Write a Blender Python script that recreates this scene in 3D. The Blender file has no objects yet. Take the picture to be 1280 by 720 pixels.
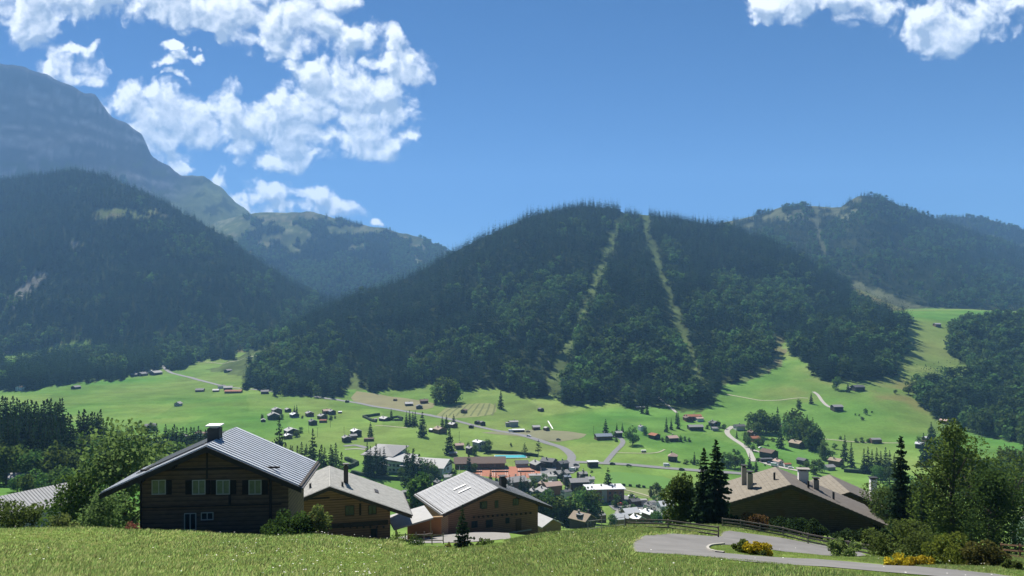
import bpy, math, random
import numpy as np
from mathutils import Vector
from mathutils.geometry import delaunay_2d_cdt
random.seed(7); RNG = np.random.default_rng(7)
S = bpy.context.scene; COL = S.collection
F, HZ, EYE = 931.0, 380.0, 125.0          # focal length in photo pixels, eye level row, eye height over the valley floor
SUN_AZ, SUN_EL = -24.0, 48.0

# ------------------------------------------------------------------ camera, sun, sky, exposure
cam = bpy.data.objects.new('camera', bpy.data.cameras.new('camera')); COL.objects.link(cam)
cam.data.sensor_width = 36; cam.data.lens = 36*F/1280; cam.data.shift_y = (HZ-360)/1280
cam.data.clip_start = 0.5; cam.data.clip_end = 40000
cam.location = (0, 0, EYE); cam.rotation_euler = (math.pi/2, 0, 0)
S.camera = cam
az, el = math.radians(SUN_AZ), math.radians(SUN_EL)
sdir = Vector((math.sin(az)*math.cos(el), math.cos(az)*math.cos(el), math.sin(el)))
sl = bpy.data.lights.new('sun', 'SUN'); sl.energy = 4.0; sl.angle = math.radians(0.5); sl.color = (1, .95, .87)
so = bpy.data.objects.new('sun', sl); COL.objects.link(so); so.rotation_euler = sdir.to_track_quat('Z', 'Y').to_euler(); so.location = (-60, 100, 300)
V = S.view_settings; V.view_transform = 'Standard'; V.look = 'None'; V.gamma = 1; V.use_curve_mapping = False; V.exposure = 1.3
S.render.engine = 'CYCLES'
cy = S.cycles; cy.use_denoising = True; cy.denoising_prefilter = 'ACCURATE'; cy.use_adaptive_sampling = False; cy.max_bounces = 4; cy.diffuse_bounces = 2; cy.glossy_bounces = 2
cy.transmission_bounces = 2; cy.volume_bounces = 1; cy.transparent_max_bounces = 4; cy.sample_clamp_indirect = 4

CLOUDS = """30 5 48 34;82 -2 44 26;40 38 26 20;14 20 30 26;120 -8 30 18
215 -6 48 30;262 8 46 34;305 18 46 38;345 24 44 40;385 12 44 40;330 52 34 20;402 22 24 22;285 40 30 22
436 46 20 15;462 44 24 17;488 56 24 20;510 78 17 17;484 84 20 18
400 92 26 20;430 96 34 24;455 112 34 26;420 120 40 28;480 118 24 26
495 158 28 26;468 160 34 30;440 150 40 34;482 186 22 14;510 178 14 12
395 142 40 32;352 138 34 28;322 156 40 34;285 150 42 32;300 178 34 20;362 172 44 24;400 172 40 26
240 142 40 28;212 136 34 28;160 128 36 22;140 122 22 14;190 160 40 30;210 182 28 20;238 168 30 26
345 202 20 9;382 188 12 7;226 210 20 9
95 90 28 20;72 88 18 10;108 100 16 16
278 226 18 11;300 248 14 8;330 246 26 13;365 246 34 15;400 252 30 14;430 262 20 11;464 278 10 5;360 262 60 10
208 58 14 6;238 70 12 5;200 78 10 6;218 95 9 5;212 70 10 5;95 58 24 8;362 84 14 5
958 4 26 16;1000 -6 30 20;1052 0 40 22;1100 12 40 24;1150 24 44 26;1172 46 32 24;1205 34 36 24;1235 14 36 22;1268 0 34 18"""

def nd(nt, t, **kw):
    n = nt.nodes.new(t)
    for k, v in kw.items():
        if k.startswith('i_'):
            key = k[2:]; key = int(key) if key.isdigit() else key
            n.inputs[key].default_value = v
        else: setattr(n, k, v)
    return n
def math_(nt, op, a, b=None, c=None, clamp=False):
    n = nt.nodes.new('ShaderNodeMath'); n.operation = op; n.use_clamp = clamp
    for i, v in enumerate((a, b, c)):
        if v is None: continue
        if isinstance(v, (int, float)): n.inputs[i].default_value = v
        else: nt.links.new(v, n.inputs[i])
    return n.outputs[0]

def cloud_group():
    g = bpy.data.node_groups.new('cloud_field', 'ShaderNodeTree')
    g.interface.new_socket('P', in_out='INPUT', socket_type='NodeSocketVector')
    g.interface.new_socket('D', in_out='OUTPUT', socket_type='NodeSocketFloat')
    gi = g.nodes.new('NodeGroupInput'); go = g.nodes.new('NodeGroupOutput'); L = g.links.new
    n1 = nd(g, 'ShaderNodeTexNoise', i_Scale=14.0, i_Detail=4.0, i_Roughness=.55); n1.noise_dimensions = '2D'
    L(gi.outputs[0], n1.inputs['Vector'])
    sub = nd(g, 'ShaderNodeVectorMath', operation='SUBTRACT'); L(n1.outputs['Color'], sub.inputs[0]); sub.inputs[1].default_value = (.5, .5, .5)
    wa = nd(g, 'ShaderNodeVectorMath', operation='MULTIPLY_ADD'); L(sub.outputs[0], wa.inputs[0]); wa.inputs[1].default_value = (.075, .06, 0); L(gi.outputs[0], wa.inputs[2])
    acc = None
    for row in CLOUDS.replace('\n', ';').split(';'):
        cx, cyy, rx, ry = map(float, row.split())
        # ellipse in the direction plane (x/y, z/y)
        ma = nd(g, 'ShaderNodeVectorMath', operation='MULTIPLY_ADD'); L(wa.outputs[0], ma.inputs[0])
        sx, sy = F/rx, F/ry
        ma.inputs[1].default_value = (sx, sy, 0); ma.inputs[2].default_value = (-(cx-640)/F*sx, -(HZ-cyy)/F*sy, 0)
        ln = nd(g, 'ShaderNodeVectorMath', operation='LENGTH'); L(ma.outputs[0], ln.inputs[0])
        acc = ln.outputs['Value'] if acc is None else math_(g, 'SMOOTH_MIN', acc, ln.outputs['Value'], .35)
    n2 = nd(g, 'ShaderNodeTexNoise', i_Scale=26.0, i_Detail=9.0, i_Roughness=.62, i_Distortion=.15); n2.noise_dimensions = '2D'
    L(gi.outputs[0], n2.inputs['Vector'])
    base = math_(g, 'MINIMUM', math_(g, 'SUBTRACT', 1.17, acc), .9)
    base = math_(g, 'MULTIPLY_ADD', math_(g, 'SUBTRACT', n2.outputs[0], .5), 1.25, base)
    for sc, amp in ((17.0, .75), (38.0, .42), (85.0, .24)):           # rounded billows
        vo = nd(g, 'ShaderNodeTexVoronoi', feature='SMOOTH_F1', i_Scale=sc, i_Smoothness=.35); vo.voronoi_dimensions = '2D'; L(wa.outputs[0], vo.inputs['Vector'])
        base = math_(g, 'MULTIPLY_ADD', math_(g, 'SUBTRACT', .42, vo.outputs['Distance']), amp*1.6, base)
    L(base, go.inputs[0]); return g

def make_world():
    w = bpy.data.worlds.new('World'); S.world = w; w.use_nodes = True; nt = w.node_tree; nt.nodes.clear(); L = nt.links.new
    out = nt.nodes.new('ShaderNodeOutputWorld'); bg = nt.nodes.new('ShaderNodeBackground'); L(bg.outputs[0], out.inputs[0])
    bg.inputs['Strength'].default_value = SKY_STR
    sky = nd(nt, 'ShaderNodeTexSky', sky_type='NISHITA', sun_disc=False, sun_elevation=el, sun_rotation=az, altitude=2500, air_density=.75, dust_density=.15, ozone_density=3.5)
    tc = nt.nodes.new('ShaderNodeTexCoord'); sp = nt.nodes.new('ShaderNodeSeparateXYZ'); L(tc.outputs['Generated'], sp.inputs[0])
    ysafe = math_(nt, 'MAXIMUM', sp.outputs[1], .05)
    cb = nt.nodes.new('ShaderNodeCombineXYZ'); L(math_(nt, 'DIVIDE', sp.outputs[0], ysafe), cb.inputs[0]); L(math_(nt, 'DIVIDE', sp.outputs[2], ysafe), cb.inputs[1])
    g = cloud_group()
    a = nd(nt, 'ShaderNodeGroup'); a.node_tree = g; L(cb.outputs[0], a.inputs[0])
    off = nd(nt, 'ShaderNodeVectorMath', operation='ADD'); L(cb.outputs[0], off.inputs[0]); off.inputs[1].default_value = (-.006, .014, 0)
    b = nd(nt, 'ShaderNodeGroup'); b.node_tree = g; L(off.outputs[0], b.inputs[0])
    D = a.outputs[0]
    front = math_(nt, 'GREATER_THAN', sp.outputs[1], .06)
    mr = nd(nt, 'ShaderNodeMapRange', interpolation_type='SMOOTHSTEP'); L(D, mr.inputs['Value']); mr.inputs['From Min'].default_value = -.18; mr.inputs['From Max'].default_value = .7
    alpha = math_(nt, 'MULTIPLY', mr.outputs[0], front)
    relief = math_(nt, 'MULTIPLY_ADD', math_(nt, 'SUBTRACT', D, b.outputs[0]), 1.0, .60)      # sun-facing bumps of the cloud
    thick = nd(nt, 'ShaderNodeMapRange'); L(D, thick.inputs['Value']); thick.inputs['From Min'].default_value = .35; thick.inputs['From Max'].default_value = 1.5; thick.inputs['To Max'].default_value = .6
    lit = math_(nt, 'SUBTRACT', relief, thick.outputs[0], clamp=True)
    cm = nd(nt, 'ShaderNodeMix', data_type='RGBA'); L(lit, cm.inputs['Factor'])
    cm.inputs['A'].default_value = CLOUD_DARK; cm.inputs['B'].default_value = CLOUD_LIT
    mx = nd(nt, 'ShaderNodeMix', data_type='RGBA'); L(math_(nt, 'MULTIPLY', alpha, .97), mx.inputs['Factor'])
    hs = nd(nt, 'ShaderNodeHueSaturation', i_Saturation=SKY_SAT, i_Value=SKY_VAL, i_Hue=.503); L(sky.outputs[0], hs.inputs['Color'])
    L(hs.outputs[0], mx.inputs['A']); L(cm.outputs['Result'], mx.inputs['B']); L(mx.outputs['Result'], bg.inputs['Color'])
    w.cycles.sampling_method = 'MANUAL'; w.cycles.sample_map_resolution = 512
SKY_STR, SKY_SAT, SKY_VAL = .058, 1.28, .6
CLOUD_DARK, CLOUD_LIT = (3.0, 3.7, 4.7, 1), (9.6, 9.8, 10, 1)
make_world()

# ------------------------------------------------------------------ small helpers
def link(o, parent=None):
    COL.objects.link(o)
    if parent is not None: o.parent = parent
    return o
def tag(o, label=None, cat=None, group=None, kind=None):
    for k, v in (('label', label), ('category', cat), ('group', group), ('kind', kind)):
        if v: o[k] = v
    return o
def empty(name, loc, rz=0.0, **t):
    o = bpy.data.objects.new(name, None); o.empty_display_size = .2; o.location = loc; o.rotation_euler = (0, 0, rz)
    link(o); return tag(o, **t)
def mesh_np(name, v, f, mats, mi=None, smooth=False):
    """mesh from (n,3) verts and an (m,k) face array (k = 3 or 4)"""
    v = np.asarray(v, np.float32); f = np.asarray(f, np.int32); m = bpy.data.meshes.new(name)
    m.vertices.add(len(v)); m.vertices.foreach_set('co', v.ravel())
    k = f.shape[1] if len(f) else 4
    m.loops.add(f.size); m.loops.foreach_set('vertex_index', f.ravel())
    m.polygons.add(len(f)); m.polygons.foreach_set('loop_start', np.arange(len(f), dtype=np.int32)*k)
    if mi is not None: m.polygons.foreach_set('material_index', np.asarray(mi, np.int32))
    if smooth: m.polygons.foreach_set('use_smooth', np.ones(len(f), bool))
    for x in (mats if isinstance(mats, (list, tuple)) else [mats]): m.materials.append(x)
    m.update(calc_edges=True); return m
class MB:
    """collects boxes, prisms and tubes into ONE mesh"""
    def __init__(s): s.v = []; s.f = []
    def add(s, v, f):
        n = len(s.v); s.v += [tuple(map(float, p)) for p in v]; s.f += [tuple(i+n for i in q) for q in f]; return s
    def box(s, x0, x1, y0, y1, z0, z1):
        return s.add([(x0,y0,z0),(x1,y0,z0),(x1,y1,z0),(x0,y1,z0),(x0,y0,z1),(x1,y0,z1),(x1,y1,z1),(x0,y1,z1)],
                     [(0,3,2,1),(4,5,6,7),(0,1,5,4),(1,2,6,5),(2,3,7,6),(3,0,4,7)])
    def prism(s, poly, y0, y1):
        """cross-section poly [(x,z)] counter-clockwise seen from -y, pushed from y0 to y1"""
        n = len(poly); v = [(x, y0, z) for x, z in poly]+[(x, y1, z) for x, z in poly]
        return s.add(v, [tuple(range(n)), tuple(range(2*n-1, n-1, -1))]+[((i+1) % n, i, i+n, (i+1) % n+n) for i in range(n)])
    def tube(s, a, b, r0, r1, n=6):
        a, b = Vector(a), Vector(b); d = (b-a).normalized(); u = d.orthogonal().normalized(); w = d.cross(u)
        ring = lambda p, r: [p+(u*math.cos(t)+w*math.sin(t))*r for t in [2*math.pi*i/n for i in range(n)]]
        return s.add(ring(a, r0)+ring(b, r1), [(i, (i+1) % n, (i+1) % n+n, i+n) for i in range(n)]+[tuple(range(n-1, -1, -1)), tuple(range(n, 2*n))])
    def build(s, name, mat, parent=None, loc=None, rz=0, smooth=False):
        m = bpy.data.meshes.new(name); m.from_pydata(s.v, [], s.f)
        for x in (mat if isinstance(mat, (list, tuple)) else [mat]): m.materials.append(x)
        if smooth: m.polygons.foreach_set('use_smooth', np.ones(len(m.polygons), bool))
        m.update(); o = bpy.data.objects.new(name, m)
        if loc is not None: o.location = loc
        o.rotation_euler = (0, 0, rz); return link(o, parent)

# ------------------------------------------------------------------ materials
MATS = {}
def mat(name, col, rough=.85, var=.18, scale=3.0, detail=4, metal=0.0, coord='Object', bump=0.0, spec=.3, stretch=(1, 1, 1), rnd=0.0, bscale=None):
    if name in MATS: return MATS[name]
    m = bpy.data.materials.new(name); m.use_nodes = True; nt = m.node_tree; L = nt.links.new; b = nt.nodes['Principled BSDF']
    b.inputs['Roughness'].default_value = rough; b.inputs['Metallic'].default_value = metal; b.inputs['Specular IOR Level'].default_value = spec
    tc = nt.nodes.new('ShaderNodeTexCoord'); mp = nt.nodes.new('ShaderNodeMapping'); mp.inputs['Scale'].default_value = stretch
    L(tc.outputs[coord], mp.inputs['Vector'])
    n = nd(nt, 'ShaderNodeTexNoise', i_Scale=scale, i_Detail=detail, i_Roughness=.6); L(mp.outputs[0], n.inputs['Vector'])
    fac = math_(nt, 'MULTIPLY_ADD', math_(nt, 'SUBTRACT', n.outputs[0], .5), var*4, 1.0)
    if rnd:
        oi = nt.nodes.new('ShaderNodeObjectInfo'); fac = math_(nt, 'MULTIPLY', fac, math_(nt, 'MULTIPLY_ADD', oi.outputs['Random'], 2*rnd, 1-rnd))
    vm = nd(nt, 'ShaderNodeVectorMath', operation='SCALE'); vm.inputs[0].default_value = col[:3]; L(fac, vm.inputs['Scale'])
    L(vm.outputs[0], b.inputs['Base Color'])
    if bump:
        n2 = nd(nt, 'ShaderNodeTexNoise', i_Scale=bscale or scale*4, i_Detail=3.0); L(mp.outputs[0], n2.inputs['Vector'])
        bp = nd(nt, 'ShaderNodeBump', i_Strength=bump, i_Distance=.05); L(n2.outputs[0], bp.inputs['Height']); L(bp.outputs[0], b.inputs['Normal'])
    MATS[name] = m; return m
def leafmat(name, col, tcol, trans=.35, rnd=.3, hue=.03, scale=.5):
    if name in MATS: return MATS[name]
    m = bpy.data.materials.new(name); m.use_nodes = True; nt = m.node_tree; L = nt.links.new; nt.nodes.clear()
    out = nt.nodes.new('ShaderNodeOutputMaterial'); oi = nt.nodes.new('ShaderNodeObjectInfo')
    tc = nt.nodes.new('ShaderNodeTexCoord'); n = nd(nt, 'ShaderNodeTexNoise', i_Scale=scale, i_Detail=3.0); L(tc.outputs['Object'], n.inputs['Vector'])
    f = math_(nt, 'MULTIPLY', math_(nt, 'MULTIPLY_ADD', oi.outputs['Random'], 2*rnd, 1-rnd), math_(nt, 'MULTIPLY_ADD', n.outputs[0], 1.2, .4))
    sh = []
    for c, t in ((col, 'ShaderNodeBsdfDiffuse'), (tcol, 'ShaderNodeBsdfTranslucent')):
        vm = nd(nt, 'ShaderNodeVectorMath', operation='SCALE'); vm.inputs[0].default_value = c; L(f, vm.inputs['Scale'])
        hs = nt.nodes.new('ShaderNodeHueSaturation'); L(vm.outputs[0], hs.inputs['Color']); L(math_(nt, 'MULTIPLY_ADD', oi.outputs['Random'], hue*2, .5-hue), hs.inputs['Hue'])
        b = nt.nodes.new(t); L(hs.outputs[0], b.inputs['Color']); sh.append(b)
    mx = nt.nodes.new('ShaderNodeMixShader'); mx.inputs[0].default_value = trans; L(sh[0].outputs[0], mx.inputs[1]); L(sh[1].outputs[0], mx.inputs[2]); L(mx.outputs[0], out.inputs[0])
    MATS[name] = m; return m
M_SPRUCE = leafmat('spruce_needles', (.019, .040, .025), (.04, .075, .032), .3, .6, .02)
M_BROAD = leafmat('broad_leaves', (.046, .086, .031), (.085, .15, .04), .4, .5, .025)
M_BARK = mat('bark', (.09, .07, .055), .95, .3, 6)

# ------------------------------------------------------------------ noise
def _h(ix, iy, s):
    n = (ix.astype(np.int64)*374761393+iy.astype(np.int64)*668265263+s*974711) & 0x7fffffff
    n = ((n ^ (n >> 13))*1274126177) & 0x7fffffff
    return ((n ^ (n >> 16)) & 0xffff)/65535.0
def vnoise(x, y, s=0):
    ix, iy = np.floor(x), np.floor(y); fx, fy = x-ix, y-iy; fx = fx*fx*(3-2*fx); fy = fy*fy*(3-2*fy)
    a, b, c, d = _h(ix, iy, s), _h(ix+1, iy, s), _h(ix, iy+1, s), _h(ix+1, iy+1, s)
    return (a+(b-a)*fx)*(1-fy)+(c+(d-c)*fx)*fy-.5
def fbm(x, y, o=4, s=0, g=.5):
    t = np.zeros_like(x, float); a = 1.0
    for i in range(o): t += a*vnoise(x*2**i, y*2**i, s+i*17); a *= g
    return t
def ridged(x, y, o=4, s=0):
    t = np.zeros_like(x, float); a = 1.0
    for i in range(o): t += a*(.5-np.abs(vnoise(x*2**i, y*2**i, s+i*31))*2); a *= .5
    return t
def inpoly(px, py, poly):
    r = np.zeros(np.shape(px), bool); n = len(poly)
    for i in range(n):
        x0, y0 = poly[i]; x1, y1 = poly[i-1]
        if y0 == y1: continue
        c = (y0 > py) != (y1 > py); r ^= c & (px < (x1-x0)*(py-y0)/(y1-y0)+x0)
    return r
def nearline(px, py, line, w):
    r = np.full(np.shape(px), 1e9)
    for (x0, y0), (x1, y1) in zip(line[:-1], line[1:]):
        dx, dy = x1-x0, y1-y0; t = np.clip(((px-x0)*dx+(py-y0)*dy)/(dx*dx+dy*dy), 0, 1)
        r = np.minimum(r, np.hypot(px-x0-t*dx, py-y0-t*dy))
    return r < w

# ------------------------------------------------------------------ terrain: heights over a fan of bearings (c) and depths (Y)
FLAT = [(600, 574), (700, 546), (800, 525.5), (900, 509.3), (1000, 496.4), (1200, 477), (1400, 463), (1600, 452.7), (2000, 438.2)]
GT = {
 -420: [(3,925),(16,722),(40,657),(60,668),(120,668),(200,644),(300,606),(400,580),(500,564),(600,553),(700,540),(900,508),(1100,484),(1400,457),(1700,440),(2100,425)],
 0: [(3,925),(16,722),(40,661),(60,668),(120,672),(200,648),(300,606),(400,576),(500,560),(600,551),(700,540),(900,508),(1100,486),(1400,459),(1700,440),(2100,425)],
 120: [(3,925),(16,722),(40,663),(60,668),(120,672),(200,650),(300,613),(400,587),(450,573),(550,561),(700,543),(900,509),(1100,486),(1400,459),(1700,440),(2100,425)],
 250: [(3,925),(16,722),(40,668),(60,671),(120,672),(250,646),(400,602),(500,580),(600,567),(700,545),(900,509),(1200,476),(1400,459),(1550,448),(1750,432),(2100,422)],
 340: [(3,925),(16,722),(40,671),(60,673),(120,670),(250,652),(400,618),(520,594),(600,574),(700,546),(900,509),(1200,474),(1400,456),(1550,442),(1700,427),(2100,422)],
 400: [(3,925),(16,722),(40,669),(60,673),(90,672),(140,668),(250,655),(400,628),(520,598),(600,574),(700,546),(900,509),(1000,496),(1150,478),(1400,462)],
 500: [(3,925),(16,722),(40,681),(60,685),(85,678),(110,672),(200,662),(300,655),(430,648),(500,614),(600,574),(700,546),(900,509),(1000,494),(1100,480),(1400,462)],
 600: [(3,925),(16,724),(40,689),(60,685),(85,677),(105,663),(125,662),(200,660),(300,658),(430,650),(500,612.7),(600,574),(700,546),(850,516),(960,494),(1050,476),(1400,462)],
 700: [(3,925),(16,724),(40,668),(60,664),(80,666),(110,672),(200,664),(300,660),(430,650.6),(500,612.7),(600,574),(700,546),(830,518),(900,502),(1000,482),(1400,462)],
 800: [(3,925),(16,724),(25,704),(33,691),(45,672),(55,662),(62,657),(80,664),(150,668),(300,664),(430,652),(500,613),(600,574),(690,548),(780,525),(860,508),(950,490),(1400,462)],
 900: [(3,925),(16,726),(25,708),(32,697),(45,680),(58,664),(64,661),(80,665),(120,668),(300,660),(450,642),(560,590),(620,572),(690,549),(760,531),(850,510),(930,487),(1050,465),(1400,440)],
 1000: [(3,925),(16,729),(22,716),(28,706),(40,692),(60,672),(75,668),(90,668),(120,670),(300,655),(430,638),(520,606),(600,580),(660,562),(720,543),(800,515),(880,490),(960,470),(1060,448),(1160,428),(1300,408)],
 1100: [(3,925),(16,735),(24,719),(30,708),(45,696),(65,682),(80,674),(100,672),(300,650),(450,622),(550,596),(620,574),(690,550),(770,520),(860,490),(960,466),(1060,444),(1160,423),(1260,405),(1400,390)],
 1190: [(3,925),(16,740),(24,722),(34,708),(50,697),(70,686),(90,680),(120,676),(300,646),(450,610),(600,571),(700,546),(800,518),(900,493),(1000,468),(1100,445),(1200,424),(1300,405),(1450,388)],
 1290: [(3,925),(16,746),(22,732),(34,714),(50,702),(70,692),(100,684),(140,676),(300,640),(450,602),(600,570),(700,546),(800,520),(900,497),(1050,462),(1200,428),(1300,410),(1450,392)],
 1700: [(3,925),(16,760),(30,722),(50,706),(100,686),(300,640),(450,602),(600,570),(700,546),(800,520),(900,497),(1050,462),(1200,428),(1300,410),(1450,392)],
}
NC, NR = 701, 860
PX = np.linspace(-420, 1700, NC); YS = np.geomspace(3, 9500, NR)
GPX, GY = np.meshgrid(PX, YS)                # rows = depth
_cols = sorted(GT); _z = np.zeros((NR, len(_cols)))
for j, c in enumerate(_cols):
    p = np.array(GT[c], float); z = EYE+(HZ-p[:, 1])/F*p[:, 0]
    _z[:, j] = np.interp(np.log(YS), np.log(p[:, 0]), z)
ZG = np.stack([np.interp(PX, _cols, _z[i]) for i in range(NR)])
def blur(a, k, ax):
    w = np.hanning(2*k+3)[1:-1]; w /= w.sum(); pad = [(0, 0), (0, 0)]; pad[ax] = (k, k); b = np.pad(a, pad, 'edge'); r = 0
    for i in range(2*k+1): r = r+w[i]*np.take(b, np.arange(i, i+a.shape[ax]), axis=ax)
    return r
ZG = blur(blur(ZG, 6, 0), 14, 1)
GX = (GPX-640)/F*GY
ZG += fbm(GX/9, GY/9, 3, 3)*np.clip((GY-8)/40, 0, 1)*np.clip((150-GY)/60, 0, 1)*.5 + fbm(GX/70, GY/70, 3, 5)*np.clip((GY-250)/500, 0, 1)*2.6
C_SKY = [(-420,470),(250,455),(300,440),(340,412),(400,380),(440,363),(480,352),(520,337),(555,317),(580,302),(600,292),(630,278),(660,266),(690,258),(730,252),(770,255),(785,262),(800,263),(840,268),(870,271),(905,277),(930,286),(960,295),(1000,315),(1040,336),(1070,354),(1100,366),(1130,379),(1165,393),(1230,399),(1290,402),(1700,420)]
MTN = {  # name: skyline, ridge depth, foot depth, profile power, gully size, canopy on the skyline
 'centre': dict(sky=C_SKY, ridge=[(-420,1500),(300,1500),(480,1900),(730,2250),(900,2250),(1000,2050),(1165,1600),(1290,1500),(1700,1500)], foot=[(-420,1150),(300,1100),(400,1040),(560,1000),(640,960),(760,890),(860,860),(930,930),(1000,1050),(1100,1150),(1290,1250),(1700,1300)], p=1.1, amp=26, can=12),
 'right': dict(sky=[(-420,470),(700,400),(800,330),(870,288),(905,276),(940,267),(985,255),(1040,257),(1052,256),(1062,249),(1075,243),(1100,244),(1130,256),(1165,270),(1200,281),(1240,297),(1290,312),(1700,350)], ridge=[(-420,3200),(1700,3200)], foot=[(-420,2000),(1700,1800)], p=1.0, amp=45, can=8),
 'far_right': dict(sky=[(-420,470),(1040,420),(1120,290),(1165,270),(1180,268),(1210,269),(1240,273),(1260,279),(1290,288),(1700,300)], ridge=[(-420,4100),(1700,4100)], foot=[(-420,3000),(1700,3000)], p=1.0, amp=40, can=8),
 'left_wooded': dict(sky=[(-420,262),(-200,240),(0,222),(40,216),(90,209),(130,215),(180,237),(230,264),(280,292),(320,320),(360,347),(400,366),(480,400),(620,440),(1700,470)], ridge=[(-420,2900),(90,2900),(360,2500),(1700,2300)], foot=[(-420,1560),(0,1600),(110,1640),(280,1560),(350,1640),(1700,1800)], p=1.08, amp=40, can=8),
 'left_rock': dict(sky=[(-420,120),(-200,70),(-60,76),(0,80),(30,82),(60,92),(90,107),(118,121),(140,147),(160,154),(178,166),(188,189),(205,205),(225,218),(255,221),(275,232),(295,252),(310,263),(360,300),(480,400),(1700,470)], ridge=[(-420,5300),(1700,5300)], foot=[(-420,3600),(1700,3600)], p=1.0, amp=330, can=0),
 'saddle': dict(sky=[(-420,400),(200,330),(255,280),(300,267),(350,266),(390,262),(420,271),(450,280),(480,283),(500,288),(530,297),(553,309),(620,350),(760,420),(1700,470)], ridge=[(-420,4600),(1700,4600)], foot=[(-420,3000),(1700,3000)], p=.85, amp=110, can=0),
}
ZT = ZG.copy(); REG = np.zeros((NR, NC), np.int8); MN = list(MTN)
for k, nme in enumerate(MN):
    m = MTN[nme]; ip = lambda key: np.interp(PX, *zip(*m[key]))[None, :]
    Yr, Yf = ip('ridge'), ip('foot'); zr = EYE+(HZ-ip('sky'))/F*Yr-m['can']
    zr = zr+fbm(PX/30, PX*0+k*9.1, 4, 40+k)[None, :]*m['amp']*.16
    jf = np.clip(np.searchsorted(YS, Yf[0]), 0, NR-1); zf = ZG[jf, np.arange(NC)][None, :]-2
    t = (GY-Yf)/(Yr-Yf); tc = np.clip(t, 0, 1)
    z = zf+(zr-zf)*tc**m['p']
    if m['amp']: z = z+(ridged(GX/(m['amp']*9), GY/(m['amp']*9), 4, 60+k)-.3)*m['amp']*np.sin(np.pi*tc)**.7*.75
    z = np.where(t <= 1, np.minimum(z, EYE+(zr-EYE)*GY/Yr), zr-(GY-Yr)*.55)
    z = np.where(t < 0, -1e4, z)
    REG = np.where(z > ZT, k+1, REG); ZT = np.maximum(ZT, z)
GPY = HZ-(ZT-EYE)*F/GY                        # photo row of every terrain sample
LY = np.log(YS); DLY = LY[1]-LY[0]
def _look(A, px, Y):
    i = np.clip((np.log(Y)-LY[0])/DLY, 0, NR-1.001); j = np.clip((px-PX[0])/(PX[1]-PX[0]), 0, NC-1.001)
    i0, j0 = i.astype(int), j.astype(int)
    # depth is interpolated linearly inside a cell, as the mesh does
    fi = (Y-YS[i0])/(YS[i0+1]-YS[i0]); fj = j-j0
    return (A[i0, j0]*(1-fj)+A[i0, j0+1]*fj)*(1-fi)+(A[i0+1, j0]*(1-fj)+A[i0+1, j0+1]*fj)*fi
def gz_arr(px, Y): return _look(ZT, np.asarray(px, float), np.asarray(Y, float))
def gz(X, Y): return float(gz_arr([640+F*X/Y], [Y])[0])
def atY(px, Y):
    """ground point on bearing px at depth Y"""
    X = (px-640)/F*Y; return Vector((X, Y, gz(X, Y)))
def at(px, py, ymin=14.0):
    """ground point seen at photo pixel (px, py), no nearer than ymin"""
    j = int(np.clip(round((px-PX[0])/(PX[1]-PX[0])), 0, NC-1)); i0 = int(np.searchsorted(YS, ymin))
    col = GPY[i0:, j]; k = np.nonzero(col <= py)[0]; k = k[0] if len(k) else len(col)-1
    if k == 0: Y = YS[i0]
    else:
        a, b = col[k-1], col[k]; t = 0 if a == b else (a-py)/(a-b); Y = YS[i0+k-1]+(YS[i0+k]-YS[i0+k-1])*min(max(t, 0), 1)
    return atY(px, float(Y))
def below(pz, Y): return EYE+(HZ-pz)/F*Y       # height of photo row pz at depth Y

# woods, read off the photo: lower edge of the forest along the valley, and clearings inside it
BASE = [(-420,490),(0,489),(50,486),(65,482),(95,479),(155,474),(158,470),(203,462),(206,456),(216,463),(232,460),(245,451),(292,449),(294,434),(320,430),(352,424),(353,436),(375,438),(376,438)]
BASE2 = [(305,438),(306,485),(337,490),(367,495),(430,497),(431,484),(439,482),(440,465),(447,465),(450,485),(467,491),(485,484),(510,489),(542,480),(577,487),(620,486),(642,491),(662,500),(682,495),(692,495),(707,505),(725,508),(750,499),(785,509),(830,511),(860,515),(882,515),(893,500),(905,482),(935,467),(966,456),(967,419),(975,420),(997,447),(1020,472),(1040,477),(1095,475),(1115,471),(1124,460),(1131,440),(1133,412),(1160,392),(1700,392)]
L_CUT1 = [(778,262),(770,288),(752,330),(737,370),(720,410),(703,452),(688,495)]
L_CUT2 = [(800,262),(808,290),(820,325),(831,358),(846,398),(859,437),(873,478)]
CLEAR = [[(1060,345),(1085,358),(1165,388),(1245,394),(1245,405),(1165,408),(1142,404),(1100,386),(1065,366)],
         [(5,443),(25,441),(50,438),(70,430),(90,428),(112,424),(112,438),(60,444),(30,452),(15,462),(5,462)],
         [(113,265),(135,259),(202,264),(207,272),(150,274),(118,272)], [(8,372),(30,350),(55,335),(64,342),(40,366),(20,385),(8,385)], [(88,302),(97,300),(104,306),(100,318),(94,316)],
         [(292,449),(296,440),(352,424),(353,440),(332,452),(314,464),(304,486),(292,486)]]
R_BARE = [[(890,285),(940,262),(985,250),(1050,252),(1052,272),(1030,268),(1012,278),(1000,272),(985,282),(960,276),(930,288)], [(1050,264),(1070,246),(1082,254),(1068,272),(1052,277)]]
FAN = [[(1184,412),(1192,445),(1206,460),(1220,470),(1290,472),(1700,480),(1700,395),(1290,398),(1210,404)], [(1144,486),(1152,507),(1167,522),(1187,527),(1215,540),(1290,560),(1700,575),(1700,470),(1290,462),(1240,468),(1205,478),(1165,474)]]
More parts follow.
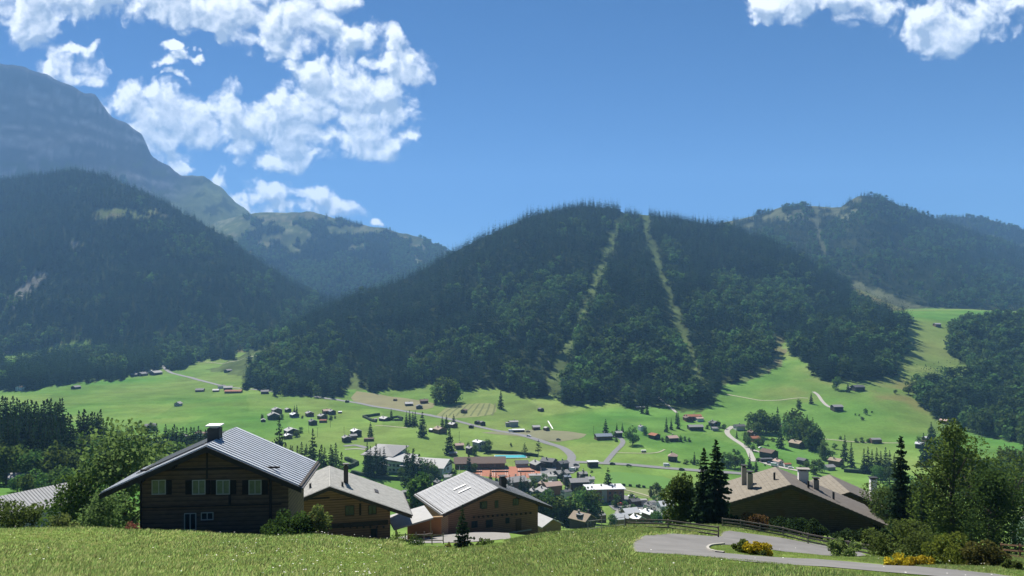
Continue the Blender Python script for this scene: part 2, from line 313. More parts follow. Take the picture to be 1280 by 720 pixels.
def wooded(px, py, reg):
    px0, py0 = px, py
    px = px0+vnoise(px0/9, py0/5, 301)*9+vnoise(px0/3, py0/2, 302)*4; py = py0+vnoise(px0/7, py0/5, 303)*5+vnoise(px0/2.5, py0/2, 304)*2.5
    b1 = py < np.interp(px, *zip(*BASE)); b2 = py < np.interp(px, *zip(*BASE2))
    w = np.where(px < 305, b1, np.where(px < 376, b1 | b2, b2))
    fan = inpoly(px, py, FAN[0]) | inpoly(px, py, FAN[1])
    low = (reg == 0) | (reg == 1)
    w = np.where(low & (px > 1141), fan, w)
    for c in CLEAR[:2]: w &= ~inpoly(px, py, c)
    for c in CLEAR[2:]: w &= ~(inpoly(px, py, c) & (vnoise(px0/4, py0/3, 305)+.8*vnoise(px0/11, py0/6, 306) > -.18))
    jit = vnoise(px/6, py/6, 88)*4
    w &= ~((reg == 1) & (nearline(px+jit, py, L_CUT1, 5.0+np.clip((py0-340)/30, 0, 4.5)) | nearline(px+jit, py, L_CUT2, 4.6+np.clip((py0-360)/35, 0, 3))))
    for c in R_BARE: w &= ~((reg == 2) & inpoly(px, py, c) & (vnoise(px0/12, py0/6, 311)+.7*vnoise(px0/5, py0/3, 312) < .12))
    w &= ~((reg == 2) & nearline(px+jit, py, [(1018,262),(1022,290),(1031,314)], 4))
    alp = vnoise(px/22, py/9, 9)+vnoise(px/9, py/5, 19)*.6
    w = np.where(reg == 6, (py > 272+np.abs(px-430)*-.02) & (alp > -.02-(py-285)*.012) & (px > 300), w)
    w = np.where(reg == 5, (py > 200) & (alp > .25), w)
    w = np.where(reg == 3, alp > -.35, w)
    return w
WOOD = wooded(GPX, GPY, REG)
# base colours of the ground
def L3(*c): return np.array(c, float)[None, None, :]
n1 = fbm(GX/160, GY/160, 4, 11)[..., None]; n2 = fbm(GX/28, GY/28, 4, 12)[..., None]; n3 = fbm(GX/600, GY/600, 4, 14)[..., None]
MEADOW = L3(.118, .20, .046)*(1+.3*n2)+L3(.04, .012, .015)*np.clip(n1*1.6+.2, 0, 1)-L3(.035, .008, .006)*np.clip(-n1*2, 0, 1)
TINT = np.broadcast_to(MEADOW, (NR, NC, 3)).copy()
wx = GX*.94+GY*.34+40*fbm(GX/150, GY/150, 2, 51); wy = GY*.94-GX*.34+50*fbm(GX/170, GY/170, 2, 52)
plot = _h(np.floor(wx/95+.5*np.floor(wy/150)), np.floor(wy/150), 77)[..., None]; pm = np.clip((GY-430)/60, 0, 1)[..., None]*np.clip((1250-GY)/80, 0, 1)[..., None]
TINT = TINT*(1+pm*(plot-.5)*np.array([.34, .22, .3]))
near = np.clip((70-GY)/40, 0, 1)[..., None]; TINT = TINT*(1-near)+(L3(.13, .17, .045)*(1+.5*n2))*near
dry = (np.clip((GPX-880)/200, 0, 1)*np.clip((560-GPY)/60, 0, 1)*np.clip((GPY-445)/40, .15, 1)*np.clip(n1[..., 0]*2.2+n2[..., 0]*1.2+.02, 0, .8)*(GY > 500))[..., None]; TINT = TINT*(1-dry)+L3(.17, .155, .06)*dry
rock = L3(.034, .036, .04)*(1+3*np.clip(ridged(GX/500, ZT/60+GX/900, 4, 23)*1.8-.5, 0, 1)[..., None])*(1+.5*fbm(GX/90, ZT/22, 4, 21)[..., None]+.4*fbm(GX/40, ZT/8, 3, 22)[..., None])  # cliff bands; their contrast also stands in for weak shading, put into the colour
alpg = L3(.085, .105, .045)*(1+.5*n1)*(1+.5*n2)
e = np.clip((260-GPY)/50+n3[..., 0]*.8+(230-GPX)/80, 0, 1)[..., None]
TINT = np.where((REG == 5)[..., None], alpg*(1-e)+rock*e, TINT)
TINT = np.where((REG == 6)[..., None], alpg+L3(.07, .05, .045)*np.clip(n2*3-.5+ridged(GX/120, GY/240, 3, 91)[..., None]*1.5, 0, 1), TINT)
bare = np.clip(n2*2+.3, 0, 1)
for k in (1, 2, 3, 4): TINT = np.where((REG == k)[..., None], L3(.12, .145, .05)*(1-bare)+L3(.17, .155, .08)*bare, TINT)
TINT = np.where((REG == 2)[..., None], L3(.095, .105, .055)*(1+.6*n2), TINT)
TINT = np.where(((REG == 1) & (GPX < 960))[..., None], L3(.085, .115, .042)*(1+.6*n2), TINT)
for c in (CLEAR[3], CLEAR[4]): TINT = np.where(((REG == 4) & inpoly(GPX, GPY, c))[..., None], L3(.15, .145, .125)*(1+.6*n2), TINT)
TINT = np.where(((REG == 1) & (GPX > 1135) & (GPX < 1250))[..., None], L3(.12, .17, .045)*(1+.3*n2), TINT)
TINT = np.where((inpoly(GPX, GPY, CLEAR[1]))[..., None], MEADOW, TINT)
TINT = np.where((WOOD & (REG > 0))[..., None], L3(.035, .045, .02), TINT); TINT = np.where((WOOD & (REG == 0))[..., None], L3(.05, .075, .025), TINT)
TINT = np.clip(TINT, .004, 1)

def ground_mat(name, bump=.3):
    m = bpy.data.materials.new(name); m.use_nodes = True; nt = m.node_tree; L = nt.links.new; b = nt.nodes['Principled BSDF']
    b.inputs['Roughness'].default_value = 1; b.inputs['Specular IOR Level'].default_value = 0
    at_ = nd(nt, 'ShaderNodeAttribute', attribute_name='tint'); tc = nt.nodes.new('ShaderNodeTexCoord')
    n = nd(nt, 'ShaderNodeTexNoise', i_Scale=.35, i_Detail=6.0, i_Roughness=.7); L(tc.outputs['Object'], n.inputs['Vector'])
    nb = nd(nt, 'ShaderNodeTexNoise', i_Scale=.06, i_Detail=4.0, i_Roughness=.6); L(tc.outputs['Object'], nb.inputs['Vector'])
    f = math_(nt, 'ADD', math_(nt, 'MULTIPLY', n.outputs[0], .7), math_(nt, 'MULTIPLY_ADD', nb.outputs[0], .5, .4))
    vm = nd(nt, 'ShaderNodeVectorMath', operation='SCALE'); L(at_.outputs['Color'], vm.inputs[0]); L(f, vm.inputs['Scale']); L(vm.outputs[0], b.inputs['Base Color'])
    bp = nd(nt, 'ShaderNodeBump', i_Strength=bump, i_Distance=.5); L(n.outputs[0], bp.inputs['Height']); L(bp.outputs[0], b.inputs['Normal'])
    return m
M_GROUND = ground_mat('ground_surface')
def terrain():
    vid = np.arange(NR*NC).reshape(NR, NC); q = np.stack([vid[:-1, :-1], vid[:-1, 1:], vid[1:, 1:], vid[1:, :-1]], -1).reshape(-1, 4)
    co = np.stack([GX, GY, ZT], -1).reshape(-1, 3); tint = TINT.reshape(-1, 3)
    fr = REG[:-1, :-1].ravel()
    names = ['ground', 'mountain', 'mountain', 'mountain', 'mountain', 'mountain', 'mountain']
    for k in range(len(MN)+1):
        f = q[fr == k]; used = np.unique(f); rm = np.zeros(NR*NC, np.int32); rm[used] = np.arange(len(used))
        m = mesh_np(names[k], co[used], rm[f], M_GROUND, smooth=True)
        a = m.color_attributes.new('tint', 'FLOAT_COLOR', 'POINT'); a.data.foreach_set('color', np.concatenate([tint[used], np.ones((len(used), 1))], 1).astype(np.float32).ravel())
        tag(link(bpy.data.objects.new(names[k], m)), kind='structure')
terrain()

# the air of the valley: one even, thin haze round everything
hz = MB().box(-12500, 12500, -40, 10500, -60, 1950).build('haze', [])
hm = bpy.data.materials.new('haze_air'); hm.use_nodes = True; hm.node_tree.nodes.clear()
pv = hm.node_tree.nodes.new('ShaderNodeVolumePrincipled'); ho = hm.node_tree.nodes.new('ShaderNodeOutputMaterial'); hm.node_tree.links.new(pv.outputs[0], ho.inputs['Volume'])
pv.inputs['Color'].default_value = (.29, .57, 1, 1); pv.inputs['Density'].default_value = .00009; pv.inputs['Anisotropy'].default_value = .05
hm.cycles.homogeneous_volume = True; hm.cycles.volume_sampling = 'DISTANCE'; hz.data.materials.append(hm); tag(hz, kind='stuff')

# ------------------------------------------------------------------ tree shapes (quads only)
def rnd_dirs(rng, n):
    v = rng.normal(size=(n, 3)); return v/np.linalg.norm(v, axis=1, keepdims=True)
def kites(p, a, w, l, b):
    """leaf or spray quads: root p, along a (unit), across w (unit), length l, half width b"""
    l = l[:, None]; b = b[:, None]
    v = np.stack([p, p+a*l*.5+w*b, p+a*l, p+a*l*.5-w*b], 1)
    return v.reshape(-1, 3), np.arange(len(p)*4).reshape(-1, 4)
def cat_(parts):
    vs, fs, n = [], [], 0
    for v, f in parts: vs.append(v); fs.append(f+n); n += len(v)
    return np.concatenate(vs), np.concatenate(fs)
def tube_np(a, b, r0, r1, n=6):
    a, b = np.array(a, float), np.array(b, float); d = (b-a)/np.linalg.norm(b-a)
    u = np.cross(d, [0, 0, 1.] if abs(d[2]) < .9 else [1., 0, 0]); u /= np.linalg.norm(u); w = np.cross(d, u)
    t = np.arange(n)*2*math.pi/n; ring = np.cos(t)[:, None]*u+np.sin(t)[:, None]*w
    i = np.arange(n); j = (i+1) % n
    return np.concatenate([a+ring*r0, b+ring*r1]), np.stack([i, j, j+n, i+n], 1)
def spruce(rng, h=1.0, r=.17, whorls=11, per=7, tufts=0, taper=.9, base=.05, droop=.35, ragged=.22, tw=1.0):
    P, A, W, LN, B = [], [], [], [], []
    for i in range(whorls):
        t = (i+rng.uniform(.1, .9))/whorls; z = h*(base+(1-base)*t*.985); R = h*r*((1-t)**taper)*(1+.12*math.sin(9*t+rng.uniform(0, 6)))+h*.008
        ph = rng.uniform(0, 6.28)
        for k in range(per):
            a = ph+k*6.283/per+rng.uniform(-.3, .3); ln = R*rng.uniform(1-ragged*1.6, 1+ragged); dz = -droop*rng.uniform(.5, 1.5)+.35*t
            d = np.array([math.cos(a), math.sin(a), dz]); d /= np.linalg.norm(d); w = np.array([-math.sin(a), math.cos(a), rng.uniform(-.3, .3)]); w /= np.linalg.norm(w)
            z2 = z+rng.uniform(-.5, .5)*h/whorls*.9
            if tufts:
                for s in range(tufts):
                    f = (s+rng.uniform(.2, .9))/tufts; side = rng.choice([-1, 1]); sw = rng.uniform(.1, 1.0)
                    dd = d*.8+w*side*sw*.8+np.array([0, 0, rng.uniform(-.55, .1)]); dd /= np.linalg.norm(dd)
                    ww = np.cross(dd, rnd_dirs(rng, 1)[0]); ww /= np.linalg.norm(ww)
                    P.append(np.array([0, 0, z2])+d*ln*f*.93); A.append(dd); W.append(ww); LN.append(ln*rng.uniform(.22, .42)*(1.15-f*.5)+h*.006); B.append((ln*.12+h*.006)*tw)
            else:
                P.append(np.array([0, 0, z])); A.append(d); W.append(w); LN.append(ln); B.append(ln*rng.uniform(.22, .36))
    v, f = kites(np.array(P), np.array(A), np.array(W), np.array(LN), np.array(B))
    tip = kites(np.array([[0, 0, h*.93]]*2), np.array([[0, 0, 1.]]*2), np.array([[1., 0, 0], [0, 1., 0]]), np.array([h*.065]*2), np.array([h*.016]*2))
    return cat_([(v, f), tip])
def spruce_trunk(h=1.0, r=.016): return tube_np((0, 0, -.03*h), (0, 0, h*.97), h*r, h*.002, 7)
def lobes(rng, n, h, rx, z0=.28, flat=1.0):
    out = []
    for _ in range(n):
        t = rng.uniform(0, 1); a = rng.uniform(0, 6.28); zz = z0+(1-z0)*(.12+.76*t)
        prof = math.sin(math.pi*min(1, .16+.8*t))**.7; rr = rx*prof*rng.uniform(.15, .72)
        out.append((math.cos(a)*rr*h, math.sin(a)*rr*h, zz*h, h*rx*rng.uniform(.32, .55)*flat))
    return out
def bush_lobes(rng, n, rx):
    out = []
    for _ in range(n):
        a = rng.uniform(0, 6.28); r = rx*math.sqrt(rng.uniform(0, 1))*.85; z = rng.uniform(.12, .78)*(1-.45*(r/rx)**2); out.append((math.cos(a)*r, math.sin(a)*r, z, rng.uniform(.13, .27)))
    return out
def birch_lobes(rng, n, rx):
    out = []
    for i in range(n):
        t = (i+rng.uniform(0, 1))/n; a = rng.uniform(0, 6.28); r = rx*(1-t)**.6*rng.uniform(.15, .95); out.append((math.cos(a)*r, math.sin(a)*r, .06+.9*t, rng.uniform(.05, .085)+.075*(1-t)))
    return out
def broad_leaf(rng, h=1.0, rx=.38, nl=9, leaves=260, size=.06, z0=.22, inner=.25, lob=None):
    lb = lob if lob is not None else lobes(rng, nl, h, rx, z0)
    w = np.array([l[3]**2 for l in lb]); idx = rng.choice(len(lb), leaves, p=w/w.sum()); lb = np.array(lb)
    d = rnd_dirs(rng, leaves); d[:, 2] = d[:, 2]*.85+.08
    rad = np.where(rng.uniform(size=leaves) < inner, rng.uniform(.3, .8, leaves), rng.uniform(.8, 1.12, leaves))
    p = lb[idx, :3]+d*(lb[idx, 3]*rad)[:, None]
    a = d*.5+rnd_dirs(rng, leaves)*.8+np.array([0, 0, -.25]); a /= np.linalg.norm(a, axis=1, keepdims=True)
    ww = np.cross(a, rnd_dirs(rng, leaves)*.8+d*.6); ww /= np.linalg.norm(ww, axis=1, keepdims=True)+1e-9
    s = h*size*rng.uniform(.6, 1.5, leaves)
    return kites(p-a*s[:, None]*.5, a, ww, s, s*.42)
def broad_trunk(rng, h=1.0, lb=None, r=.022, z0=.3, n=6):
    parts = [tube_np((0, 0, -.04*h), (0, 0, h*z0), h*r*1.25, h*r, 7), tube_np((0, 0, h*z0), (h*.02, 0, h*.8), h*r, h*.005, 6)]
    for _ in range(n):
        a = rng.uniform(0, 6.28); zz = rng.uniform(z0*.8, .6); ln = rng.uniform(.15, .3)
        parts.append(tube_np((0, 0, h*zz), (math.cos(a)*h*ln, math.sin(a)*h*ln, h*(zz+ln*.9)), h*r*.5, h*.004, 5))
    return cat_(parts)

# ------------------------------------------------------------------ scattered masses (forest, grass): shapes and points in one mesh, instanced by one node tree
def scatter(name, variants, mats, pts, pv, prot, pscale, label=None, cat=None, kind='stuff', tilt=None):
    """variants: list of (verts, quads, material index). The mesh carries one real copy of every variant shape below ground plus a loose vertex per point."""
    vs, fs, mi, src, n = [], [], [], [], 0
    for k, (v, f, m) in enumerate(variants):
        vs.append(v); fs.append(f+n); mi.append(np.full(len(f), m)); src.append(np.full(len(v), k+1)); n += len(v)
    vs.append(pts); src.append(np.zeros(len(pts), int)); co = np.concatenate(vs); src = np.concatenate(src)
    me = mesh_np(name, co, np.concatenate(fs), mats, np.concatenate(mi))
    N = len(co)
    def attr(nm, typ, arr, key):
        a = me.attributes.new(nm, typ, 'POINT'); a.data.foreach_set(key, np.ascontiguousarray(arr).ravel())
    full = lambda a, w: np.concatenate([np.zeros((n, w)) if w > 1 else np.zeros(n), a])
    attr('src', 'INT', src.astype(np.int32), 'value'); attr('pv', 'INT', full(pv, 1).astype(np.int32), 'value')
    rot = np.zeros((len(pts), 3)); rot[:, 2] = prot
    if tilt is not None: rot[:, :2] = tilt
    attr('prot', 'FLOAT_VECTOR', full(rot, 3).astype(np.float32), 'vector'); attr('psc', 'FLOAT_VECTOR', full(pscale, 3).astype(np.float32), 'vector')
    o = link(bpy.data.objects.new(name, me)); tag(o, label, cat, kind=kind)
    g = bpy.data.node_groups.new(name+'_scatter', 'GeometryNodeTree'); g.is_modifier = True
    g.interface.new_socket('Geometry', in_out='INPUT', socket_type='NodeSocketGeometry'); g.interface.new_socket('Geometry', in_out='OUTPUT', socket_type='NodeSocketGeometry')
    gi, go, L = g.nodes.new('NodeGroupInput'), g.nodes.new('NodeGroupOutput'), g.links.new
    def named(nm, typ):
        x = g.nodes.new('GeometryNodeInputNamedAttribute'); x.data_type = typ; x.inputs['Name'].default_value = nm; return x.outputs['Attribute']
    def eq(sock, val):
        c = g.nodes.new('FunctionNodeCompare'); c.data_type = 'INT'; c.operation = 'EQUAL'; L(sock, c.inputs['A']); c.inputs['B'].default_value = val
        c.inputs[2].default_value = 0 if c.inputs[2].type == 'INT' else c.inputs[2].default_value
        return c.outputs[0]
    def eqi(sock, val):
        c = g.nodes.new('FunctionNodeCompare'); c.data_type = 'INT'; c.operation = 'EQUAL'
        ins = [s for s in c.inputs if s.type == 'INT']; L(sock, ins[0]); ins[1].default_value = val
        return c.outputs[0]
    S_, PV_, R_, SC_ = named('src', 'INT'), named('pv', 'INT'), named('prot', 'FLOAT_VECTOR'), named('psc', 'FLOAT_VECTOR')
    def sep(val):
        s = g.nodes.new('GeometryNodeSeparateGeometry'); s.domain = 'POINT'; L(gi.outputs[0], s.inputs['Geometry']); L(eqi(S_, val), s.inputs['Selection']); return s.outputs['Selection']
    points = sep(0); jn = g.nodes.new('GeometryNodeJoinGeometry')
    for k in range(len(variants)):
        ip = g.nodes.new('GeometryNodeInstanceOnPoints'); L(points, ip.inputs['Points']); L(eqi(PV_, k), ip.inputs['Selection'])
        gin = g.nodes.new('GeometryNodeGeometryToInstance'); L(sep(k+1), gin.inputs[0]); L(gin.outputs[0], ip.inputs['Instance'])
        L(R_, ip.inputs['Rotation']); L(SC_, ip.inputs['Scale']); L(ip.outputs[0], jn.inputs[0])
    L(jn.outputs[0], go.inputs[0])
    md = o.modifiers.new('scatter', 'NODES'); md.node_group = g
    return o

_r = np.random.default_rng(3)
FV = []
for i in range(4):
    v, f = spruce(_r, 1, .16, 11, 6, ragged=.3, taper=.75); FV.append((v, f, 0))
for i in range(3):
    v, f = broad_leaf(_r, 1, .40, 8, 110, .15, .05, .2); FV.append((v, f, 1))
def forest(name, label, reg, n, ylo, yhi, pxlo, pxhi, hmean, broad, seed):
    rng = np.random.default_rng(seed)
    px = rng.uniform(pxlo, pxhi, n); Y = np.sqrt(rng.uniform(ylo**2, yhi**2, n))
    z = gz_arr(px, Y); py = HZ-(z-EYE)*F/Y
    i = np.clip(np.round((np.log(Y)-LY[0])/DLY).astype(int), 0, NR-1); j = np.round((px-PX[0])/(PX[1]-PX[0])).astype(int)
    rg = REG[i, j]; ok = np.isin(rg, reg) & wooded(px, py, rg)
    px, Y, z, py, rg = px[ok], Y[ok], z[ok], py[ok], rg[ok]; X = (px-640)/F*Y
    bl = broad(px, py, X, Y, rng); n = len(px)
    pv = np.where(bl, rng.integers(4, 7, n), rng.integers(0, 4, n))
    h = hmean*np.clip(rng.normal(.95, .24, n), .4, 1.5)*(1+.35*vnoise(X/60, Y/60, 33))*np.where(bl, .72, 1.0); wd = np.where(bl, rng.uniform(.85, 1.25, n), rng.uniform(.85, 1.35, n))
    sc = np.stack([h*wd, h*wd, h], 1)
    print(name, n)
    return scatter(name, FV, [M_SPRUCE, M_BROAD], np.stack([X, Y, z-.4], 1), pv, rng.uniform(0, 6.28, n), sc, label, 'forest')
def bl_centre(px, py, X, Y, rng):
    q = vnoise(px/38, py/24, 71)*1.3+vnoise(px/13, py/10, 72)*.8+np.clip((py-330)/240, -.3, .5)-.84+np.exp(-((px-960)/90)**2-((py-375)/40)**2)*.6+np.exp(-((px-760)/110)**2-((py-410)/60)**2)*.25-np.exp(-((px-480)/120)**2)*.35
    return rng.uniform(-.5, .4, len(px)) < q
def bl_left(px, py, X, Y, rng):
    q = vnoise(px/30, py/16, 75)+np.exp(-((py-425)/22)**2)*.42-.55+np.clip((px-150)/300, 0, .15)-.22
    return rng.uniform(-.5, .4, len(px)) < q
def bl_few(px, py, X, Y, rng): return rng.uniform(-.5, .4, len(px)) < vnoise(px/25, py/14, 77)*1.2-.3
def bl_fan(px, py, X, Y, rng): return rng.uniform(-.5, .4, len(px)) < vnoise(px/25, py/16, 79)*1.2+.0
forest('forest', 'dense dark forest covering the broad mountain in the middle with two cut lift lines', [1], 46000, 850, 2330, 290, 1240, 24, bl_centre, 1)
forest('forest', 'forest strip on the valley edge below the high rocky peak and the foot of the middle mountain', [0], 42000, 850, 1750, -120, 1140, 26, bl_left, 2)
forest('forest', 'dark forest on the steep wooded mountain below the high rocky peak', [4], 36000, 1500, 2960, -200, 430, 24, bl_left, 3)
forest('forest', 'distant forest on the mountain with the knobbly summit and bald grassy shoulder', [2, 3], 42000, 1500, 4150, 880, 1500, 23, bl_few, 4)
forest('forest', 'patchy far forest on the grassy saddle mountain under the clouds', [6, 5], 46000, 3000, 4650, 150, 640, 24, bl_few, 5)
forest('forest', 'mixed forest on the hillside beyond the big birch tree beside the sloping meadow', [0], 11000, 620, 1500, 1141, 1460, 24, bl_fan, 6)

# ------------------------------------------------------------------ roads, paths and fields laid on the ground
M_ASPH = mat('asphalt', (.17, .17, .17), .9, .12, .6); M_GRAVEL = mat('gravel_track', (.36, .34, .30), 1, .15, .8); M_PALE = mat('pale_path', (.34, .33, .22), 1, .15, .5)
def dens(pts, step):
    out = [pts[0]]
    for a, b in zip(pts[:-1], pts[1:]):
        n = max(1, int((b-a).length/step)); out += [a.lerp(b, (i+1)/n) for i in range(n)]
    return out
def smooth(pts, it=2):
    for _ in range(it):
        q = [pts[0]]
        for a, b in zip(pts[:-1], pts[1:]): q += [a.lerp(b, .25), a.lerp(b, .75)]
        pts = q+[pts[-1]]
    return pts
def ribbon(name, px, width, m, off=.25, ymin=14, step=8, cross=3):
    p = dens(smooth([Vector((w.x, w.y)) for w in (at(a, b, ymin) for a, b in px)]), step); mb = MB(); n = len(p)
    for i, c in enumerate(p):
        t = (p[min(i+1, n-1)]-p[max(i-1, 0)]).normalized(); nrm = Vector((-t.y, t.x))
        for k in range(cross):
            q = c+nrm*width*(k/(cross-1)-.5); mb.v.append((q.x, q.y, gz(q.x, q.y)+off))
    for i in range(n-1):
        for k in range(cross-1): a = i*cross+k; mb.f.append((a, a+1, a+cross+1, a+cross))
    return tag(mb.build(name, m, smooth=True), kind='structure')
def patch(name, poly, m, off=.15, ymin=14, step=6.0, smooth_edge=1, kind='structure'):
    p = [Vector((w.x, w.y)) for w in (at(a, b, ymin) for a, b in poly)]; p = p+[p[0]]
    p = dens(smooth(p, smooth_edge), step)[:-1]; n = len(p)
    xs = [q.x for q in p]; ys = [q.y for q in p]
    gx, gy = np.meshgrid(np.arange(min(xs), max(xs), step), np.arange(min(ys), max(ys), step)); gx = gx.ravel(); gy = gy.ravel()
    ins = inpoly(gx, gy, [(q.x, q.y) for q in p]); pts = p+[Vector((a, b)) for a, b in zip(gx[ins], gy[ins])]
    r = delaunay_2d_cdt(pts, [], [list(range(n))], 1, 1e-4); mb = MB(); mb.v = [(q.x, q.y, gz(q.x, q.y)+off) for q in r[0]]; mb.f = [tuple(f) for f in r[2]]
    return tag(mb.build(name, m, smooth=True), kind=kind)
patch('field', [(446,489),(500,497),(545,503),(540,512),(500,513),(462,508),(436,500)], mat('dry_hayfield', (.17, .16, .07), 1, .15, .05), ymin=300)
patch('field', [(601,541),(640,537),(735,541),(728,548),(708,551),(694,553),(660,547)], mat('grey_stubble_field', (.165, .165, .085), 1, .12, .05), ymin=300)
patch('field', [(545,520),(560,507),(610,503),(621,508),(620,517),(590,522),(555,524)], None or mat('mown_field', (.17, .185, .06), 1, .15, .08), ymin=300)
ST = mat('mown_swath', (.10, .12, .035), 1, .2, .2)
for k in range(8): ribbon('field_swath', [(552+9*k, 521-.2*k), (558+8.5*k, 514), (570+7*k, 507-.3*k), (575+6.2*k, 504.5)], 2.2, ST, .22, 300)
patch('pitch', [(758,591),(775,590),(845,597),(842,612),(800,610),(757,605)], mat('pitch_turf', (.085, .19, .03), 1, .08, .05), ymin=300)
patch('field', [(758,606),(800,611),(842,613),(835,627),(790,619),(755,611)], mat('cut_verge', (.15, .19, .06), 1, .12, .08), ymin=300)
ribbon('road', [(204,457),(209,464),(225,469),(245,474),(275,482),(320,487.5),(370,492),(440,502.5),(520,516),(600,534),(637,541),(675,551),(700,558),(712,566),(716,573),(708,582)], 7, M_ASPH, ymin=420)
ribbon('road', [(712,577.5),(740,578.5),(785,581),(830,585),(870,588.5),(915,591),(960,596),(1010,602)], 8, M_ASPH, .35, ymin=420)
ribbon('road', [(756,580),(767,566),(778,556),(779,551),(774,547),(766,545)], 4.5, M_ASPH, ymin=420)
ribbon('path', [(771,566),(800,567),(823,566.5),(831,562)], 1.6, M_PALE, ymin=420)
ribbon('path', [(469,532),(490,533),(509,535)], 2.2, M_PALE, ymin=420)
ribbon('path', [(916,533),(908,538),(910,544),(920,551),(935,561),(938,568),(942,577)], 5, M_GRAVEL, ymin=420)
ribbon('path', [(935,561),(945,564),(954,566)], 5, M_GRAVEL, ymin=420)
ribbon('path', [(951,577),(965,582),(980,585),(1005,590)], 5, M_GRAVEL, .3, ymin=420)
ribbon('path', [(1017,490),(1023,494),(1027,501),(1034,508),(1041,510)], 3.5, M_GRAVEL, ymin=420)
ribbon('path', [(1031,549),(1060,552),(1090,553.5),(1130,554)], 2.2, M_PALE, ymin=420)
ribbon('path', [(1010,498),(1000,497),(960,502),(930,497),(908,493)], 2, M_PALE, ymin=420)
ribbon('path', [(769,610),(800,617),(826,626)], 1.6, M_PALE, .4, ymin=420)
ribbon('path', [(430,558),(445,556),(458,560)], 5, M_ASPH, ymin=420); ribbon('path', [(431,562),(446,561),(457,562)], 2.5, M_GRAVEL, .3, ymin=420)
ribbon('path', [(820,493),(824,498),(838,509),(846,516)], 3, M_GRAVEL, ymin=420)
ribbon('path', [(215,448),(300,449.5),(330,446)], 2.5, M_PALE, ymin=900)
patch('square', [(686,577),(698,583),(706,577),(714,575),(727,581),(719,591),(711,593),(700,589),(691,594),(684,601),(671,603),(675,588)], M_ASPH, .3, ymin=420)
patch('square', [(760,612),(775,617),(800,627),(830,628),(838,640),(800,646),(770,640),(758,630)], M_ASPH, .3, ymin=420)
# the driveway with its turning loop, and the gravel yard by the second chalet
M_DRIVE = mat('worn_driveway', (.165, .16, .152), .95, .2, .45, 9)
M_YARD = mat('pale_gravel_yard', (.24, .23, .21), 1, .12, 2.0, 6)
DRIVE = [(785,685),(790,676),(803,670),(835,667),(870,669),(898,671),(905,663),(935,667),(985,674),(1040,684),(1085,692),(1078,696),(1030,695),(975,689),(930,683),(897,681),(885,683),(884,687),(895,691),(950,696),(1040,700),(1140,708),(1240,718),(1300,724),(1300,732),(1240,727),(1140,719),(1000,707),(900,698),(850,694),(810,692),(789,690)]
patch('driveway', DRIVE, M_DRIVE, .03, 14, 1.2, 1)
YARD = [(497,672),(520,667),(560,665),(600,662.5),(622,663),(640,669),(632,674),(600,677),(550,679),(505,679)]
patch('yard', YARD, M_YARD, .05, 60, 1.5, 1)

# ------------------------------------------------------------------ buildings
WALL = dict(dark=mat('dark_weathered_timber', (.055, .042, .032), .9, .25, 1.2, stretch=(1, 1, 6)), brown=mat('brown_timber', (.15, .085, .045), .85, .22, 1.2, stretch=(1, 1, 6)), tan=mat('light_timber', (.26, .165, .08), .85, .2, 1.2, stretch=(1, 1, 6)),
            white=mat('white_render', (.66, .65, .62), .9, .08, .8), grey=mat('grey_render', (.32, .32, .32), .9, .1, .8), brick=mat('brick_red_render', (.27, .135, .10), .9, .15, 1.5), red=mat('red_brown_timber', (.16, .055, .035), .9, .2, 1))
def ribbed_mat(name, col, pitch):
    m = mat(name, col, .65, .12, 1); nt = m.node_tree; L = nt.links.new; b = nt.nodes['Principled BSDF']; tc = nt.nodes.new('ShaderNodeTexCoord'); w = nd(nt, 'ShaderNodeTexWave', bands_direction='Y', i_Scale=.314/pitch); L(tc.outputs['Object'], w.inputs['Vector'])
    bp = nd(nt, 'ShaderNodeBump', i_Strength=1.0, i_Distance=.12); L(w.outputs['Fac'], bp.inputs['Height']); L(bp.outputs[0], b.inputs['Normal']); return m
ROOF = dict(slate=mat('dark_slate', (.085, .087, .095), .75, .25, 1.5), grey=mat('grey_shingles', (.24, .235, .23), .75, .2, 1.5), pale=mat('pale_sheet_roof', (.30, .30, .295), .65, .12, 1), white=mat('white_roof', (.56, .57, .58), .6, .08, 1),
            tan=mat('tan_shingles', (.30, .235, .17), .85, .2, 2), orange=mat('orange_tiles', (.30, .11, .055), .85, .2, 1.5), brown=mat('brown_tiles', (.13, .085, .065), .85, .22, 1.5), pink=mat('faded_pink_tiles', (.40, .28, .23), .85, .15, 1.5), ribbed=ribbed_mat('ribbed_pale_sheet', (.30, .30, .30), .6), blue=mat('blue_grey_sheet', (.16, .20, .25), .6, .15, 1))
M_GLASS = mat('window_glass', (.03, .04, .045), .15, .3, .8, spec=.5); M_STONE = mat('pale_plinth', (.45, .44, .41), .9, .1, 1); M_WHITE = mat('white_paint', (.75, .74, .70), .6, .05, 2); M_DARK = mat('dark_metal', (.03, .03, .033), .6, .1, 2); M_GREEN = mat('dark_green_shutter', (.02, .04, .03), .6, .1, 2)
M_CHIM = mat('grey_chimney', (.30, .28, .25), .9, .15, 2)
def gable(mb, wl, wr, base, zl, zr, top, y0, y1): return mb.prism([(-wl, base), (wr, base), (wr, zr), (0, top), (-wl, zl)], y0, y1)
def roof_mb(al, dl, ar, dr, y0, y1, th=.28, mb=None):
    mb = mb or MB()
    mb.prism([(-al, -dl-th), (0, -th), (0, 0), (-al, -dl)], y0, y1); mb.prism([(0, -th), (ar, -dr-th), (ar, -dr), (0, 0)], y0, y1); return mb
